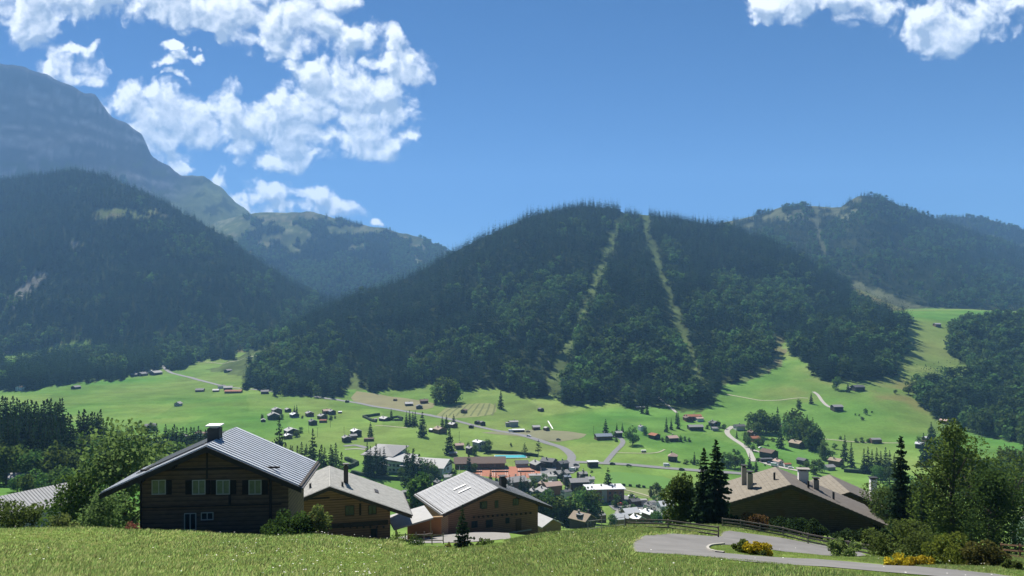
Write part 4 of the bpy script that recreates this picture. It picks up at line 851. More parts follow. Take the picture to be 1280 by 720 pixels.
# more roofs of the tight village centre below the square
for a in [('house', 'tan roofed house under the second chalet roof edge, by the slim conifers', 655, 628, 20, 66, 'white', 'tan', 415), ('house', 'grey roofed house low in the trees before the square', 668, 632, 18, -30, 'dark', 'grey', 420), ('house', 'small slate roofed house deep among the village garden trees', 700, 634, 18, 70, 'white', 'slate', 430), ('house', 'brown roofed house behind the olive brown chalet', 716, 640, 20, -35, 'brown', 'brown', 400), ('house', 'pink roofed house beside the apartment block foot', 746, 640, 15, 60, 'white', 'pink', 430), ('house', 'grey cottage between the apartment block and the white roofs', 776, 640, 14, -40, 'grey', 'grey', 430), ('house', 'tan roofed cottage by the pale round tree', 836, 650, 18, 65, 'brown', 'tan', 420), ('house', 'slate roofed cottage at the outer edge of the white roofs', 812, 640, 14, -30, 'white', 'slate', 450), ('house', 'grey roofed house squeezed between hall and shop row', 690, 597, 14, -35, 'dark', 'grey', 530)]:
    H(a[0], a[1], a[2], a[3], a[4], a[5], a[6], a[7], Y=a[8], win=2, hw=4)
for a in [('pale roofed chalet in the cluster between the courts and the tan roofed houses', 657, 606, 15, 70, 'brown', 'pale', 505), ('slate roofed house at the near edge of the clay courts', 621, 606, 18, 75, 'white', 'slate', 500), ('tall grey house behind the slim village conifers', 668, 616, 15, -30, 'grey', 'grey', 480), ('brown gabled house beside the kiosk on the square', 679, 610, 14, -40, 'brown', 'tan', 500), ('white house with slate roof between the rosy roof and the long dark house', 708, 619, 14, 60, 'white', 'slate', 480), ('grey roofed cottage at the lane end before the pitch', 728, 604, 13, 75, 'dark', 'grey', 530), ('pale roofed garage row by the lane end', 737, 609, 12, 84, 'white', 'pale', 515), ('weathered barn squeezed between the village trees', 684, 628, 14, -45, 'dark', 'brown', 455), ('grey house with white wall above the leafy village trees', 648, 618, 15, -30, 'white', 'grey', 470), ('brown cottage in front of the brick red block', 750, 646, 14, 70, 'brown', 'grey', 415), ('small pale roofed house by the lettered hotel car park', 560, 604, 16, 70, 'white', 'pale', 520), ('dark roofed house between hotel wing and clay courts', 548, 608, 14, -35, 'brown', 'slate', 505), ('tan roofed house in the gap between the second and third chalet roofs', 534, 615, 15, 60, 'brown', 'tan', 470)]:
    H('house', a[0], a[1], a[2], a[3], a[4], a[5], a[6], Y=a[7], win=3, hw=4.6)
for a in [('broad white roofed house rising behind the pair of white roofed chalets', 787, 648, 24, 68, 'tan', 'white', 412), ('white roofed house with dark gable beside the leafy trees at the driveway fence', 812, 652, 20, -32, 'brown', 'white', 395), ('long pale roof at the outer end of the white roofed cluster', 832, 648, 20, 78, 'white', 'white', 440)]:
    H('house', a[0], a[1], a[2], a[3], a[4], a[5], a[6], Y=a[7], win=3, hw=6.5, pitch=26)

# ------------------------------------------------------------------ single trees: trunk and crown of their own
_r = np.random.default_rng(11)
def tmesh(name, vf, m): return mesh_np(name, vf[0], vf[1], m)
M_SP2 = leafmat('spruce_sprays', (.022, .045, .02), (.035, .065, .02), .22, .3, .02, .3)
M_BR2 = leafmat('tree_leaves', (.055, .10, .032), (.11, .185, .04), .4, .35, .03, .3)
SP = [(tmesh('crown', spruce(_r, 1, .165+.015*(i % 3), 19, 8, tufts=4, ragged=.25, tw=1.5), M_SP2), tmesh('trunk', spruce_trunk(), M_BARK)) for i in range(5)]
SPW = [(tmesh('crown', spruce(_r, 1, .235, 18, 9, tufts=4, ragged=.18, taper=.8, tw=1.4), M_SP2), tmesh('trunk', spruce_trunk(), M_BARK)) for i in range(3)]
BR = [(tmesh('crown', broad_leaf(_r, 1, .42, 13, 760, .075, .02, .15), M_BR2), tmesh('trunk', broad_trunk(_r), M_BARK)) for i in range(5)]
BRT = [(tmesh('crown', broad_leaf(_r, 1, .27, 12, 620, .07, .02, .15), M_BR2), tmesh('trunk', broad_trunk(_r), M_BARK)) for i in range(3)]
PN = [(tmesh('crown', spruce(_r, 1, .22, 10, 7, tufts=4, ragged=.4, taper=.6, base=.25, droop=.1, tw=1.4), M_SP2), tmesh('trunk', spruce_trunk(), M_BARK)) for i in range(2)]
KIND = dict(s=('spruce_tree', SP, 'spruce'), w=('spruce_tree', SPW, 'spruce'), d=('broadleaf_tree', BR, 'tree'), t=('broadleaf_tree', BRT, 'tree'), p=('pine_tree', PN, 'pine'), b=('bush', BR, 'bush'))
NT = 0
def tree(k, p, h, label, group=None, wd=1.0):
    global NT; NT += 1
    name, vs, cat = KIND[k]; c, t = vs[NT % len(vs)]
    root = empty(name, (p.x, p.y, p.z-.15), random.uniform(0, 6.28), label=label, cat=cat, group=group)
    root.scale = (h*wd, h*wd, h)
    if k == 'b': root.scale = (h*1.25*wd, h*1.25*wd, h*1.15); root.location.z -= h*.2
    if k != 'b': link(bpy.data.objects.new('trunk', t), root)
    link(bpy.data.objects.new('crown', c), root); return root
def tpx(k, px, base, top, label, group=None, Y=None, wd=1.0, ymin=380):
    p = atY(px, Y) if Y else at(px, base, ymin); return tree(k, p, max((base-top)/F*p.y if not Y else below(top, Y)-p.z, 1.0), label, group, wd)
SOLO = """w 463 547 527|round full fir alone between the bright white roof and the hotel
w 489 525 511|fir on the lawn inside the clipped hedge garden
w 562 568 533|tall dark fir on the meadow right behind the hotel wing
s 626 511 486|single dark spruce standing before the forest at the striped field
p 656 570 553|thin pine near the pool, shorter of two
p 673 569 549|taller pine beside the gabled hall
s 586 592 563|spruce in front of the long brown hall
w 760 622 584|big conical fir by the pitch behind the apartment block
s 704 602 577|dark spruce on the village square
w 757 541 523|fir over the blue grey roofed lane house
s 771 539 528|small fir, first by the pale roofed lane house
s 778 540 528|small fir, second by the pale roofed lane house
d 791 556 532|large round tree in the meadow beside the lane
d 806 544 533|smaller round tree behind the large meadow tree
s 846 530 512|dark fir at the corner of the inn row
w 975 560 533|broad dark fir alone on the green slope
s 945 531 521|small fir by the lane head house
d 897 534 525|rounded tree at the end of the grey barn
d 935 536 527|rounded bush tree beside the lane head house
s 921 548 537|young fir under the lane head house
s 868 581 564|slim young tree standing in the meadow near the twin spruces
d 1046 487 470|pointed tree beside the high farmhouse
d 1136 493 474|round tree alone high on the slope near the hillside forest
d 999 511 499|small round tree on the slope edge
w 1014 505 491|small dense tree by the drive on the slope
d 1119 492 486|dark low tree on the dry slope
d 1082 518 510|crooked little tree beside the timber barn path
d 1043 561 553|small tree below the slope path
s 937 586 566|slim tree at the road beyond the twin spruces
s 945 593 572|dark conical tree by the road house beyond the twin spruces
d 823 658 636|pale green round tree beside the white village roofs
d 766 662 642|small dense round tree by the white roofed chalet
d 639 558 553|low bush tree by the tall white roofed house
d 1149 557 545|round tree by the white roof near the birch top
d 1165 552 535|round tree at the forest corner house
s 803 517 498|paler spruce before the forest beside the open shed
s 809 518 503|darker fir before the forest beside the open shed
w 1060 490 478|dark bushy tree beside the high farmhouse"""
for row in SOLO.split('\n'):
    a, lb = row.split('|'); k, px, b, t = a.split(); 
    tpx(k, float(px), float(b), float(t), lb, Y=(370 if lb.startswith(('pale green round', 'small dense round')) else None))
STANDS = [
 ('dark firs in a tight row beside the brown chalet in the meadow', 's', [(508,533,514),(512,533,512),(516,533,514),(519,532,513)]),
 ('dark firs around the brown chalet', 'w', [(528,546,514),(553,541,520),(558,536,518),(567,532,517)]),
 ('broad trees of the clump at the forest edge by the striped field', 'd', [(546,502,478),(553,504,470),(560,505,472),(566,503,476),(571,503,482),(545,506,497)]),
 ('firs behind the pink roofed house below the inn row', 's', [(833,540,521),(839,537,522),(848,536,516)]),
 ('rounded trees of the clump above the lane head', 'd', [(943,541,513),(950,540,511),(957,541,514),(963,540,518),(970,541,520),(947,546,524)]),
 ('slim conifers in the clump above the lane head', 's', [(972,537,508),(980,541,516)]),
 ('big rounded trees on the green knoll', 'd', [(987,547,514),(994,550,513),(1001,556,518),(1008,559,522),(1015,562,530),(1022,562,533),(1012,563,536),(1000,550,520)]),
 ('conifers rising among the knoll trees', 's', [(1009,548,518),(1016,549,521)]),
 ('round trees between the dark barn and the sunny tan roofed house', 'd', [(1030,575,551),(1018,593,575),(1008,588,574),(1024,590,573),(1002,592,580)]),
 ('pair of big dark spruces above the sunny tan roofed house', 's', [(1056,576,543),(1064,584,552)]),
 ('spruces of the dark band below the long grey barn', 's', [(1080,592,560),(1085,592,558),(1090,593,561),(1096,593,559),(1101,593,563),(1107,593,558),(1112,594,562),(1118,594,566),(1105,600,575)]),
 ('bushy trees at the foot of the dark spruce band', 'd', [(1094,600,582),(1101,603,580),(1112,603,582),(1120,604,584)]),
 ('round trees in the row beside the road beyond the twin spruces', 'd', [(903,584,567),(911,585,566),(919,585,567),(926,584,568)]),
 ('low scrub along the road beyond the twin spruces', 'b', [(857,580,573),(864,579,574),(872,580,574),(937,584,578)]),
 ('trees around the bright orange roofed house', 'd', [(935,559,545),(948,559,546),(953,556,546),(932,553,540),(941,564,555)]),
 ('dark firs around the bright orange roofed house', 's', [(936,551,537),(930,551,541)]),
 ('bushes round the houses below the inn row', 'b', [(851,552,544),(856,551,545),(834,553,546),(828,552,546),(862,552,546),(884,536,530),(889,533,526),(897,538,531),(905,536,529)]),
 ('garden bushes by the blue grey roofed house and the lane', 'b', [(766,546,538),(783,547,540),(762,549,543),(787,546,539),(813,547,540),(770,552,546)]),
 ('trees by the tall white roofed house above the pool', 'd', [(609,562,548),(612,563,551),(607,566,553),(594,569,556),(585,560,552)]),
 ('bushes of the first hamlet', 'b', [(328,523,517),(352,524,517),(353,522,518),(378,523,519),(413,525,518),(419,523,519),(376,541,533),(371,546,536)]),
 ('garden trees in the first hamlet', 's', [(368,516,506),(371,517,505)]),
 ('spruces screening the hotel front', 's', [(459,594,552),(463,596,557),(470,597,553),(475,596,560),(480,596,558),(508,593,556),(516,594,560)]),
 ('big dark trees before the lettered hotel wing', 'w', [(511,606,562),(517,610,560),(524,612,566)]),
 ('rounded trees below the lettered hotel roof', 'd', [(530,596,574),(537,597,577),(543,598,578),(501,598,584)]),
 ('trees in the gap between the middle chalets', 't', [(525,640,590),(531,640,600),(537,640,606),(519,640,598),(543,636,612)]),
 ('leafy trees massed behind the second chalet roof', 'd', [(664,655,616),(672,656,619),(681,660,617),(691,662,615),(700,664,619),(709,664,621),(716,662,623),(722,664,629),(686,668,635),(704,668,637)]),
 ('darker trees beside the apartment block', 'd', [(728,648,614),(735,650,611),(740,652,614),(733,656,624)]),
 ('dark slim conifers beside the second chalet chimney', 's', [(637,626,593),(641,627,597),(651,624,590),(655,626,596),(660,628,600),(620,614,596),(624,615,597),(668,630,606)]),
 ('trees behind the white village roofs', 'd', [(781,638,626),(790,640,628),(797,630,622),(834,640,628)]),
 ('scrub bushes on the dry slope above the timber barn', 'b', [(1069,519,516),(1074,520,517),(1078,525,520),(1090,516,513),(1050,549,544),(1070,553,547),(1077,553,546),(1085,553,547)]),
 ('trees by the blue dark house at the far meadow corner', 'd', [(188,541,528),(192,540,530),(180,541,531)]),
]
for lb, k, rows in STANDS:
    for px, b, t in rows:
        yy = {'trees in the gap between the middle chalets': 300, 'leafy trees massed behind the second chalet roof': 350, 'darker trees beside the apartment block': 400}.get(lb)
        tpx(k, px, b, t, lb, lb, Y=yy)
def stand(label, k, n, px0, px1, t0, t1, y0, y1, wd=1.0, seed=1, hmax=30):
    rg = random.Random(seed)
    for i in range(n):
        px = px0+(px1-px0)*(i+rg.uniform(.1, .9))/n; Y = rg.uniform(y0, y1); top = rg.uniform(t0, t1); p = atY(px, Y)
        h = min(max(below(top, Y)-p.z, 6), hmax); tree(k, p, h, label, label, wd*rg.uniform(.9, 1.15))
stand('tall dark spruces of the wood at the meadow corner by the picture edge', 's', 34, -14, 80, 492, 506, 395, 490, 1.05, 1, 36)
stand('second row of tall spruces in the wood at the meadow corner', 's', 26, -10, 92, 500, 530, 340, 400, 1.05, 2, 30)
stand('lighter broadleaf trees at the foot of the corner wood', 'd', 12, -5, 90, 548, 570, 300, 335, 1, 3, 18)
stand('tall spruces of the second stand, before the open meadow', 's', 14, 98, 130, 506, 522, 400, 470, 1.1, 4, 32)
stand('darker low trees of the second stand', 't', 8, 92, 132, 530, 552, 340, 400, 1.2, 5, 20)
stand('spruces behind the sunlit maple', 's', 14, 128, 200, 524, 536, 420, 500, 1.1, 6, 26)
stand('broadleaf trees behind the sunlit maple', 'd', 10, 120, 206, 540, 562, 330, 420, 1, 7, 20)
stand('spruces of the wood behind the big dark chalet', 's', 26, 206, 302, 528, 540, 430, 520, 1.1, 8, 26)
stand('broadleaf trees of the wood behind the big dark chalet', 'd', 18, 204, 318, 516, 534, 500, 580, .9, 9, 18)
stand('lower trees close behind the big dark chalet', 't', 16, 200, 330, 540, 560, 330, 420, 1.2, 10, 22)
stand('spruces in the wood between the dark chalet and the hotel', 's', 24, 318, 428, 534, 560, 440, 520, 1.1, 11, 26)
stand('rounded trees in the wood between the dark chalet and the hotel', 'd', 14, 310, 425, 558, 574, 360, 440, 1, 12, 20)
stand('dark bushy trees just above the brown chalet ridge', 'd', 8, 385, 430, 572, 586, 300, 350, .9, 13, 16)
tpx('s', 349, 560, 520, 'tall slender spruce rising above the wood at the hamlet bush', Y=500); tpx('s', 391, 560, 535, 'thin high spruce above the wood between chalet and hotel', Y=500)
stand('light leafed trees on the slope between corner wood and the ribbed roof', 'd', 9, 20, 110, 575, 598, 230, 300, 1, 14, 12)
stand('dark firs on the hillside beyond the birch', 's', 10, 1150, 1200, 520, 548, 560, 640, 1.1, 15, 26)
stand('broadleaf trees on the hillside beyond the birch', 'd', 16, 1200, 1300, 545, 590, 330, 480, 1, 16, 24)
stand('mixed low trees beyond the twin roofed dark chalet', 'd', 9, 1100, 1160, 590, 610, 300, 420, 1, 17, 16)
# clipped hedges
def hedge(label, pts, w, h, m=None):
    p = [at(a, b, 380) for a, b in pts]; mb = MB()
    P2 = dens([Vector((q.x, q.y)) for q in p], 3); rg = random.Random(len(label)); n = len(P2)
    for i, c in enumerate(P2):
        t = (P2[min(i+1, n-1)]-P2[max(i-1, 0)]).normalized(); q = Vector((-t.y, t.x))*w*.5
        z = gz(c.x, c.y)
        for s, zz in ((1, -.3), (1.08, h*.6), (.75, h), (-.75, h), (-1.08, h*.6), (-1, -.3)):
            a = c+q*s*rg.uniform(.85, 1.15); mb.v.append((a.x, a.y, z+zz*rg.uniform(.88, 1.1)))
    for i in range(n-1):
        for k in range(5): a = i*6+k; mb.f.append((a, a+1, a+7, a+6))
    mb.f += [tuple(range(6)), tuple(range(n*6-1, n*6-7, -1))]
    return tag(mb.build('hedge', M_HEDGE), label, 'hedge')
M_HEDGE = mat('hedge_leaves', (.022, .042, .018), 1, .35, 1.2, 5, bump=.8)
hedge('clipped dark hedge on the road side of the bungalow garden', [(454,522),(468,520),(474,519)], 2.2, 2.6); hedge('angled dark hedge in front of the bungalow garden', [(455,522),(463,526),(470,528)], 2.2, 2.4)
hedge('dark hedge at the far end of the bungalow garden', [(490,523),(497,522),(503,524)], 2, 2.2); hedge('short hedge in front of the bungalow garden fir', [(493,526),(503,526)], 2, 2.0)
hedge('long dark hedge behind the swimming pool', [(607,566),(625,567),(645,568),(672,571)], 2, 2.6); hedge('hedge wall sloping in front of the hotel lawn', [(432,575),(447,581),(436,586)], 2.4, 3); hedge('dark hedge under the hotel front', [(440,592),(480,599),(520,601)], 3, 2.4)
hedge('hedge along the sunny tan roofed house lawn', [(1055,590),(1080,592)], 2, 2.6)
for i, (a, b) in enumerate([(778,598),(786,598.7),(795,599.5),(803,600.3),(812,601.2),(821,602.2)]): hedge('low dark hedge block of the broken row along the near side of the pitch', [(a,b+9),(a+3.5,b+9.4)], 1.2, 1.4)['group'] = 'low hedge blocks along the pitch'
# gardens of the village: small trees between the houses
rgv = random.Random(5)
for lb, k, n, x0, x1, y0, y1, hh in [('garden trees between the village houses around the square', 'd', 12, 612, 730, 604, 640, (6, 11)), ('slim garden conifers between the village houses', 's', 12, 612, 735, 600, 640, (8, 14)), ('garden trees around the apartment block and white roofs', 'd', 16, 735, 835, 618, 648, (4, 9)), ('bushes along the village lanes', 'b', 20, 600, 840, 590, 645, (1.5, 3)), ('garden trees along the hotel and hall', 'd', 12, 520, 620, 588, 612, (5, 9)), ('garden bushes of the scattered lane houses on the far slope', 'b', 20, 900, 1060, 535, 588, (2, 4))]:
    for i in range(n): tree(k, at(rgv.uniform(x0, x1), rgv.uniform(y0, y1), 380), rgv.uniform(*hh), lb, lb)

# ------------------------------------------------------------------ the four chalets close by
def plank_mat(name, col, pitch=.36, var=.3):
    m = mat(name, col, .85, var, 1.4, 5, stretch=(1, 1, 4)); nt = m.node_tree; L = nt.links.new; b = nt.nodes['Principled BSDF']
    tc = nt.nodes.new('ShaderNodeTexCoord'); w = nd(nt, 'ShaderNodeTexWave', bands_direction='Z', wave_profile='SAW', i_Scale=.314/pitch); w.inputs['Distortion'].default_value = .25; w.inputs['Detail'].default_value = 2
    L(tc.outputs['Object'], w.inputs['Vector']); bp = nd(nt, 'ShaderNodeBump', i_Strength=.9, i_Distance=.04); L(w.outputs['Fac'], bp.inputs['Height']); L(bp.outputs[0], b.inputs['Normal'])
    old = b.inputs['Base Color'].links[0].from_socket; dk = nd(nt, 'ShaderNodeVectorMath', operation='SCALE'); L(old, dk.inputs[0]); L(math_(nt, 'MULTIPLY_ADD', math_(nt, 'POWER', w.outputs['Fac'], .5), .75, .38), dk.inputs['Scale']); L(dk.outputs[0], b.inputs['Base Color']); return m
W_OLD = plank_mat('old_sunburnt_logs', (.22, .135, .09)); W_BR = plank_mat('brown_plank_wall', (.27, .155, .10), .3, .15); W_BL = plank_mat('nearly_black_boards', (.10, .076, .058), .22)
R_BLUE = mat('ribbed_blue_grey_roof', (.44, .47, .51), .5, .10, .8, spec=.4); R_GREY = mat('weathered_shingle_roof', (.52, .51, .47), .75, .22, 1.6, 6); R_SEAM = mat('pale_seamed_roof', (.37, .375, .38), .75, .10, .7, spec=.2); R_TAN = mat('tan_shingle_roof', (.20, .175, .135), .85, .22, 1.8, 6); R_TAN_SHADE = mat('shaded_shingle_slope', (.13, .115, .10), .85, .25, 1.8, 6)  # last roof is a darker copy of the tan shingles, shade put into its colour
M_FASC = mat('dark_barge_board', (.045, .036, .03), .8, .2, 2); M_PALEW = mat('pale_soffit_board', (.34, .31, .26), .8, .12, 2)
M_CURT = mat('curtained_glass', (.26, .29, .17), .25, .25, 2.5, spec=.5); M_FRAME = mat('window_frame_white', (.6, .58, .52), .6, .06, 3); M_SHUT = mat('dark_shutter', (.028, .022, .018), .8, .2, 3)
M_GUT = mat('copper_gutter', (.10, .085, .075), .5, .15, 2)
class Chalet:
    def __init__(s, name, label, pxa, pya, Y, yaw, length, al, dl, ar, dr, wl, wr, oh, wall, roofs, drop=None, ribs=0, rib_h=.05, seams=0, steps=0):
        A = Vector(((pxa-640)/F*Y, Y, below(pya, Y))); s.yaw = math.radians(yaw); s.ry = Vector((math.sin(s.yaw), math.cos(s.yaw), 0)); s.rx = Vector((math.cos(s.yaw), -math.sin(s.yaw), 0)); s.A = A
        mid = A+s.ry*length*.5; g = min(gz(mid.x, mid.y), gz((A+s.ry*oh).x, (A+s.ry*oh).y)); s.top = A.z-g; s.oh = oh; s.len = length
        s.root = empty(name, (A.x, A.y, g), -s.yaw, label=label, cat='chalet'); s.wl, s.wr, s.al, s.ar, s.dl, s.dr = wl, wr, al, ar, dl, dr
        T = s.top; th = .34
        gable(MB(), wl, wr, -3.5, T-dl*wl/al-th-.02, T-dr*wr/ar-th-.02, T-th-.02, oh, length-oh*.6).build('wall', wall, s.root)
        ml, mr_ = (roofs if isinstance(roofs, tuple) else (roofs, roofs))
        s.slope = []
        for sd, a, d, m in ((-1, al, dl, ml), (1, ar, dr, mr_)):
            mb = MB(); pl = [(0, 0), (0, -.2), (sd*a, -d-.2), (sd*a, -d)] if sd > 0 else [(0, 0), (-a, -d), (-a, -d-.2), (0, -.2)]
            if sd > 0: pl = pl[::-1]; pl = [(0, -.2), (a, -d-.2), (a, -d), (0, 0)]
            mb.prism(pl, 0, length)
            if ribs:
                n = int(length/ribs)
                for i in range(n):
                    y0 = .12+i*ribs; u = [(0, .0), (sd*a, -d), (sd*a, -d+rib_h), (0, rib_h)]
                    if sd > 0: u = [(.02, 0.003), (a-.02, -d+.003), (a-.02, -d+rib_h), (.02, rib_h)]
                    else: u = [(-.02, .003), (-.02, rib_h), (-a+.02, -d+rib_h), (-a+.02, -d+.003)]
                    mb.prism(u if sd > 0 else u, y0, y0+ribs*.45)
            if steps:
                n = int(math.hypot(a, d)/steps); ln = math.hypot(a, d)
                for i in range(n):
                    x0, x1 = a*i/n, a*(i+1)/n; z0, z1 = -d*i/n, -d*(i+1)/n
                    u = [(sd*x0, z0+.004), (sd*x1, z1+.004), (sd*x1, z1+.045)]
                    mb.prism(u if sd > 0 else u[::-1], .01, length-.01)
            o = mb.build('roof', m, s.root); o.location.z = T; s.slope.append(o)
        bb = MB()
        for sd, a, d in ((-1, al, dl), (1, ar, dr)):
            u = [(0, -.46), (sd*a, -d-.46), (sd*a, -d-.02), (0, -.02)]; bb.prism(u if sd > 0 else u[::-1], -.06, -.004)
        b = bb.build('barge_board', M_FASC, s.root); b.location.z = T
        sf = MB()
        for sd, a, d in ((-1, al, dl), (1, ar, dr)):
            u = [(0, -.30), (sd*(a-.1), -d-.30), (sd*(a-.1), -d-.215), (0, -.215)]; sf.prism(u if sd > 0 else u[::-1], .01, oh)
        b = sf.build('soffit', M_PALEW, s.root); b.location.z = T
        gt = MB()
        for sd, a, d in ((-1, al, dl), (1, ar, dr)): gt.tube((sd*(a+.07), .05, -d-.14), (sd*(a+.07), length-.05, -d-.14), .085, .085, 6)
        b = gt.build('gutter', M_GUT, s.root); b.location.z = T
        pu = MB()
        for x in (-wl*.96, -wl*.5, 0, wr*.5, wr*.96):
            z = T-(dl*-x/al if x < 0 else dr*x/ar)-.62; pu.box(x-.12, x+.12, .25, oh-.003, z, z+.26)
        pu.build('purlin_ends', M_FASC, s.root)
    def loc(s, px, py, y=None):
        y = s.oh if y is None else y; P0 = s.A+s.ry*y; d = Vector(((px-640)/F, 1, (HZ-py)/F)); t = (P0-Vector((0, 0, EYE))).dot(s.ry)/d.dot(s.ry); p = Vector((0, 0, EYE))+d*t-s.A
        return p.dot(s.rx), p.z+s.top
    def rect(s, name, x0, y0, x1, y1, m, proud=.06, parent=None, back=-.05):
        a, zb = s.loc(x0, y1); b, zt = s.loc(x1, y0); return MB().box(min(a, b), max(a, b), s.oh-proud, s.oh-back-.1, min(zb, zt), max(zb, zt)).build(name, m, parent or s.root)
    def window(s, x0, y0, x1, y1, glass=M_CURT, bars=1, frame=M_FRAME, fw=.07):
        a, zb = s.loc(x0, y1); b, zt = s.loc(x1, y0); a, b = min(a, b), max(a, b); o = MB().box(a, b, s.oh-.04, s.oh+.05, zb, zt).build('window', glass, s.root)
        f = MB(); y0_, y1_ = s.oh-.075, s.oh-.042
        f.box(a-fw, b+fw, y0_, y1_, zt-.003, zt+fw).box(a-fw, b+fw, y0_-.03, y1_, zb-fw, zb+.003).box(a-fw, a+.003, y0_, y1_, zb+.003, zt-.003).box(b-.003, b+fw, y0_, y1_, zb+.003, zt-.003)
        for i in range(bars): x = a+(b-a)*(i+1)/(bars+1); f.box(x-.035, x+.035, y0_, y1_, zb+.004, zt-.004)
        f.build('frame', frame, o); return o
    def chimney(s, x, y, w, dz, cap=.15, m=M_CHIM, d=None, capm=None, base=None):
        a = s.dl/s.al*-x if x < 0 else s.dr/s.ar*x; z = -a; o = s.slope[0 if x < 0 else 1]; d = d or w
        c = MB().box(x-w/2, x+w/2, y-d/2, y+d/2, z-.5, z+dz).build('chimney', m, o); MB().box(x-w/2-cap, x+w/2+cap, y-d/2-cap, y+d/2+cap, z+dz+.18, z+dz+.28).box(x-w*.3, x+w*.3, y-d*.3, y+d*.3, z+dz+.003, z+dz+.177).build('cap', capm or M_DARK, c); return c
    def on_roof(s, name, x0, x1, y0, y1, m, h=.08, lift=.05):
        sd = 0 if x1 <= 0 else 1; k = s.dl/s.al if sd == 0 else s.dr/s.ar; z = lambda x: -k*abs(x)+lift
        return MB().prism([(x0, z(x0)), (x1, z(x1)), (x1, z(x1)+h), (x0, z(x0)+h)], y0, y1).build(name, m, s.slope[sd])
# the big dark chalet
c1 = Chalet('chalet', 'big dark log chalet with ribbed blue grey roof and white framed windows', 258, 558, 61, -6, 9.6, 8.3, 3.65, 7.6, 3.55, 5.6, 6.3, 1.3, W_OLD, R_BLUE, ribs=.62, rib_h=.10)
for a, b in ((191, 206.5), (241.5, 256), (271.5, 286.5), (312, 326)): c1.window(a, 600.5, b, 617)
for a, b in ((207.8, 215), (232, 240.2), (257.4, 263.4), (264, 270.2), (288, 295.5), (303, 310.7), (327.5, 335)): c1.rect('shutter', a, 600, b, 618, M_SHUT)
c1.window(231.5, 642, 244.5, 662, M_GLASS, 1); c1.window(252.5, 641, 266, 649, M_GLASS, 1)
c1.rect('floor_beam', 174, 630, 352, 634, M_FASC, .16); c1.rect('floor_beam', 176, 585, 350, 586.5, M_FASC, .1); c1.rect('corner_post', 175.5, 596, 177.5, 668, M_FASC, .14); c1.rect('corner_post', 337, 590, 340, 668, M_FASC, .14); c1.rect('corner_post', 258, 566, 260, 598, M_FASC, .1); c1.rect('corner_post', 286, 618, 289, 632, M_FASC, .1)
c1.chimney(-.35, 3.6, 1.0, 1.1, .12, mat('dark_slate_chimney', (.05, .055, .06), .7, .2, 2), capm=M_WHITE)
sp = c1.on_roof('solar_panel', -6.4, -.9, 2.4, 9.2, mat('black_panel_glass', (.035, .037, .04), .35, .1, 1, spec=.4), .06, .16)
c1.on_roof('roof_edge', 7.4, 7.6, .02, 9.58, M_FASC, .1, .0)
# brown chalet
c2 = Chalet('chalet', 'brown boarded chalet with grey shingle roof and slim dark chimney between two other chalets', 412, 608, 88, -14, 11.5, 6.2, 2.3, 9.7, 4.0, 5.2, 7.2, 1.3, W_BR, R_GREY, ribs=.3, rib_h=.05)
for a, y0, b, y1 in ((432, 632, 442, 644), (461, 631.5, 470, 642.5)): c2.window(a, y0, b, y1, M_GLASS, 1, M_FASC)
c2.window(464, 661, 471, 671, M_GLASS, 1, M_FASC); c2.rect('shutter', 449, 629, 451.5, 644, M_SHUT); c2.rect('floor_beam', 378, 655.5, 485, 657, M_FASC, .1); c2.rect('floor_beam', 360, 623, 412, 624, M_FASC, .05); c2.rect('floor_beam', 412, 623.5, 440, 624.5, M_FASC, .05)
for i in range(9): c2.rect('beam_end', 412+i*8.3, 657, 414+i*8.3, 659.5, M_FASC, .3)
c2.chimney(2.0, 4.6, .55, 2.2, .1, M_DARK); c2.on_roof('skylight', 5.6, 6.1, 5.0, 6.6, M_DARK, .08); c2.on_roof('vent_pipe', -2.4, -2.15, 3.2, 3.45, M_DARK, .5); c2.on_roof('vent_pipe', 1.4, 1.65, 2.0, 2.25, M_DARK, .5)
# light brown chalet with pale seamed roof
c3 = Chalet('chalet', 'tan plank chalet with pale seamed roof and two skylights', 623.5, 609.7, 112, -26, 12.6, 9.1, 2.9, 9.2, 3.95, 7.6, 7.4, 1.4, W_BR, (R_SEAM, mat('shaded_seam_slope', (.2, .205, .21), .5, .1, 1, metal=.2)), ribs=.55, rib_h=.05, steps=.62)  # second slope is a darker copy of the seamed roof, shade put into its colour
for a, y0, b, y1 in ((602.5, 627, 608, 635.5), (619, 626, 622, 634), (641.5, 623.5, 647.5, 631), (590, 651.5, 596, 659), (608, 650, 615, 658.5), (632.5, 647.5, 636, 653.5)): c3.window(a, y0, b, y1, M_GLASS, 1, M_GREEN, .1)
c3.rect('shutter', 547.5+52, 627, 601.5, 635.5, M_GREEN) ; c3.rect('door', 644.5, 647.5, 651.5, 665, mat('brown_door', (.09, .05, .03), .7, .2, 2), .08); c3.rect('plinth', 635, 661, 664, 667, M_STONE, .1)
for i in range(13): c3.rect('beam_end', 591+i*5.9, 645-i*.42, 592.6+i*5.9, 647.2-i*.42, M_FASC, .35)
for y in (4.6, 6.6): c3.on_roof('skylight', -4.6, -2.6, y, y+.45, M_WHITE, .12)
c3.chimney(3.0, 5.0, .9, 1.5, .1, M_DARK); c3.on_roof('snow_rail', -8.9, -8.8, .3, 12.3, M_DARK, .1)
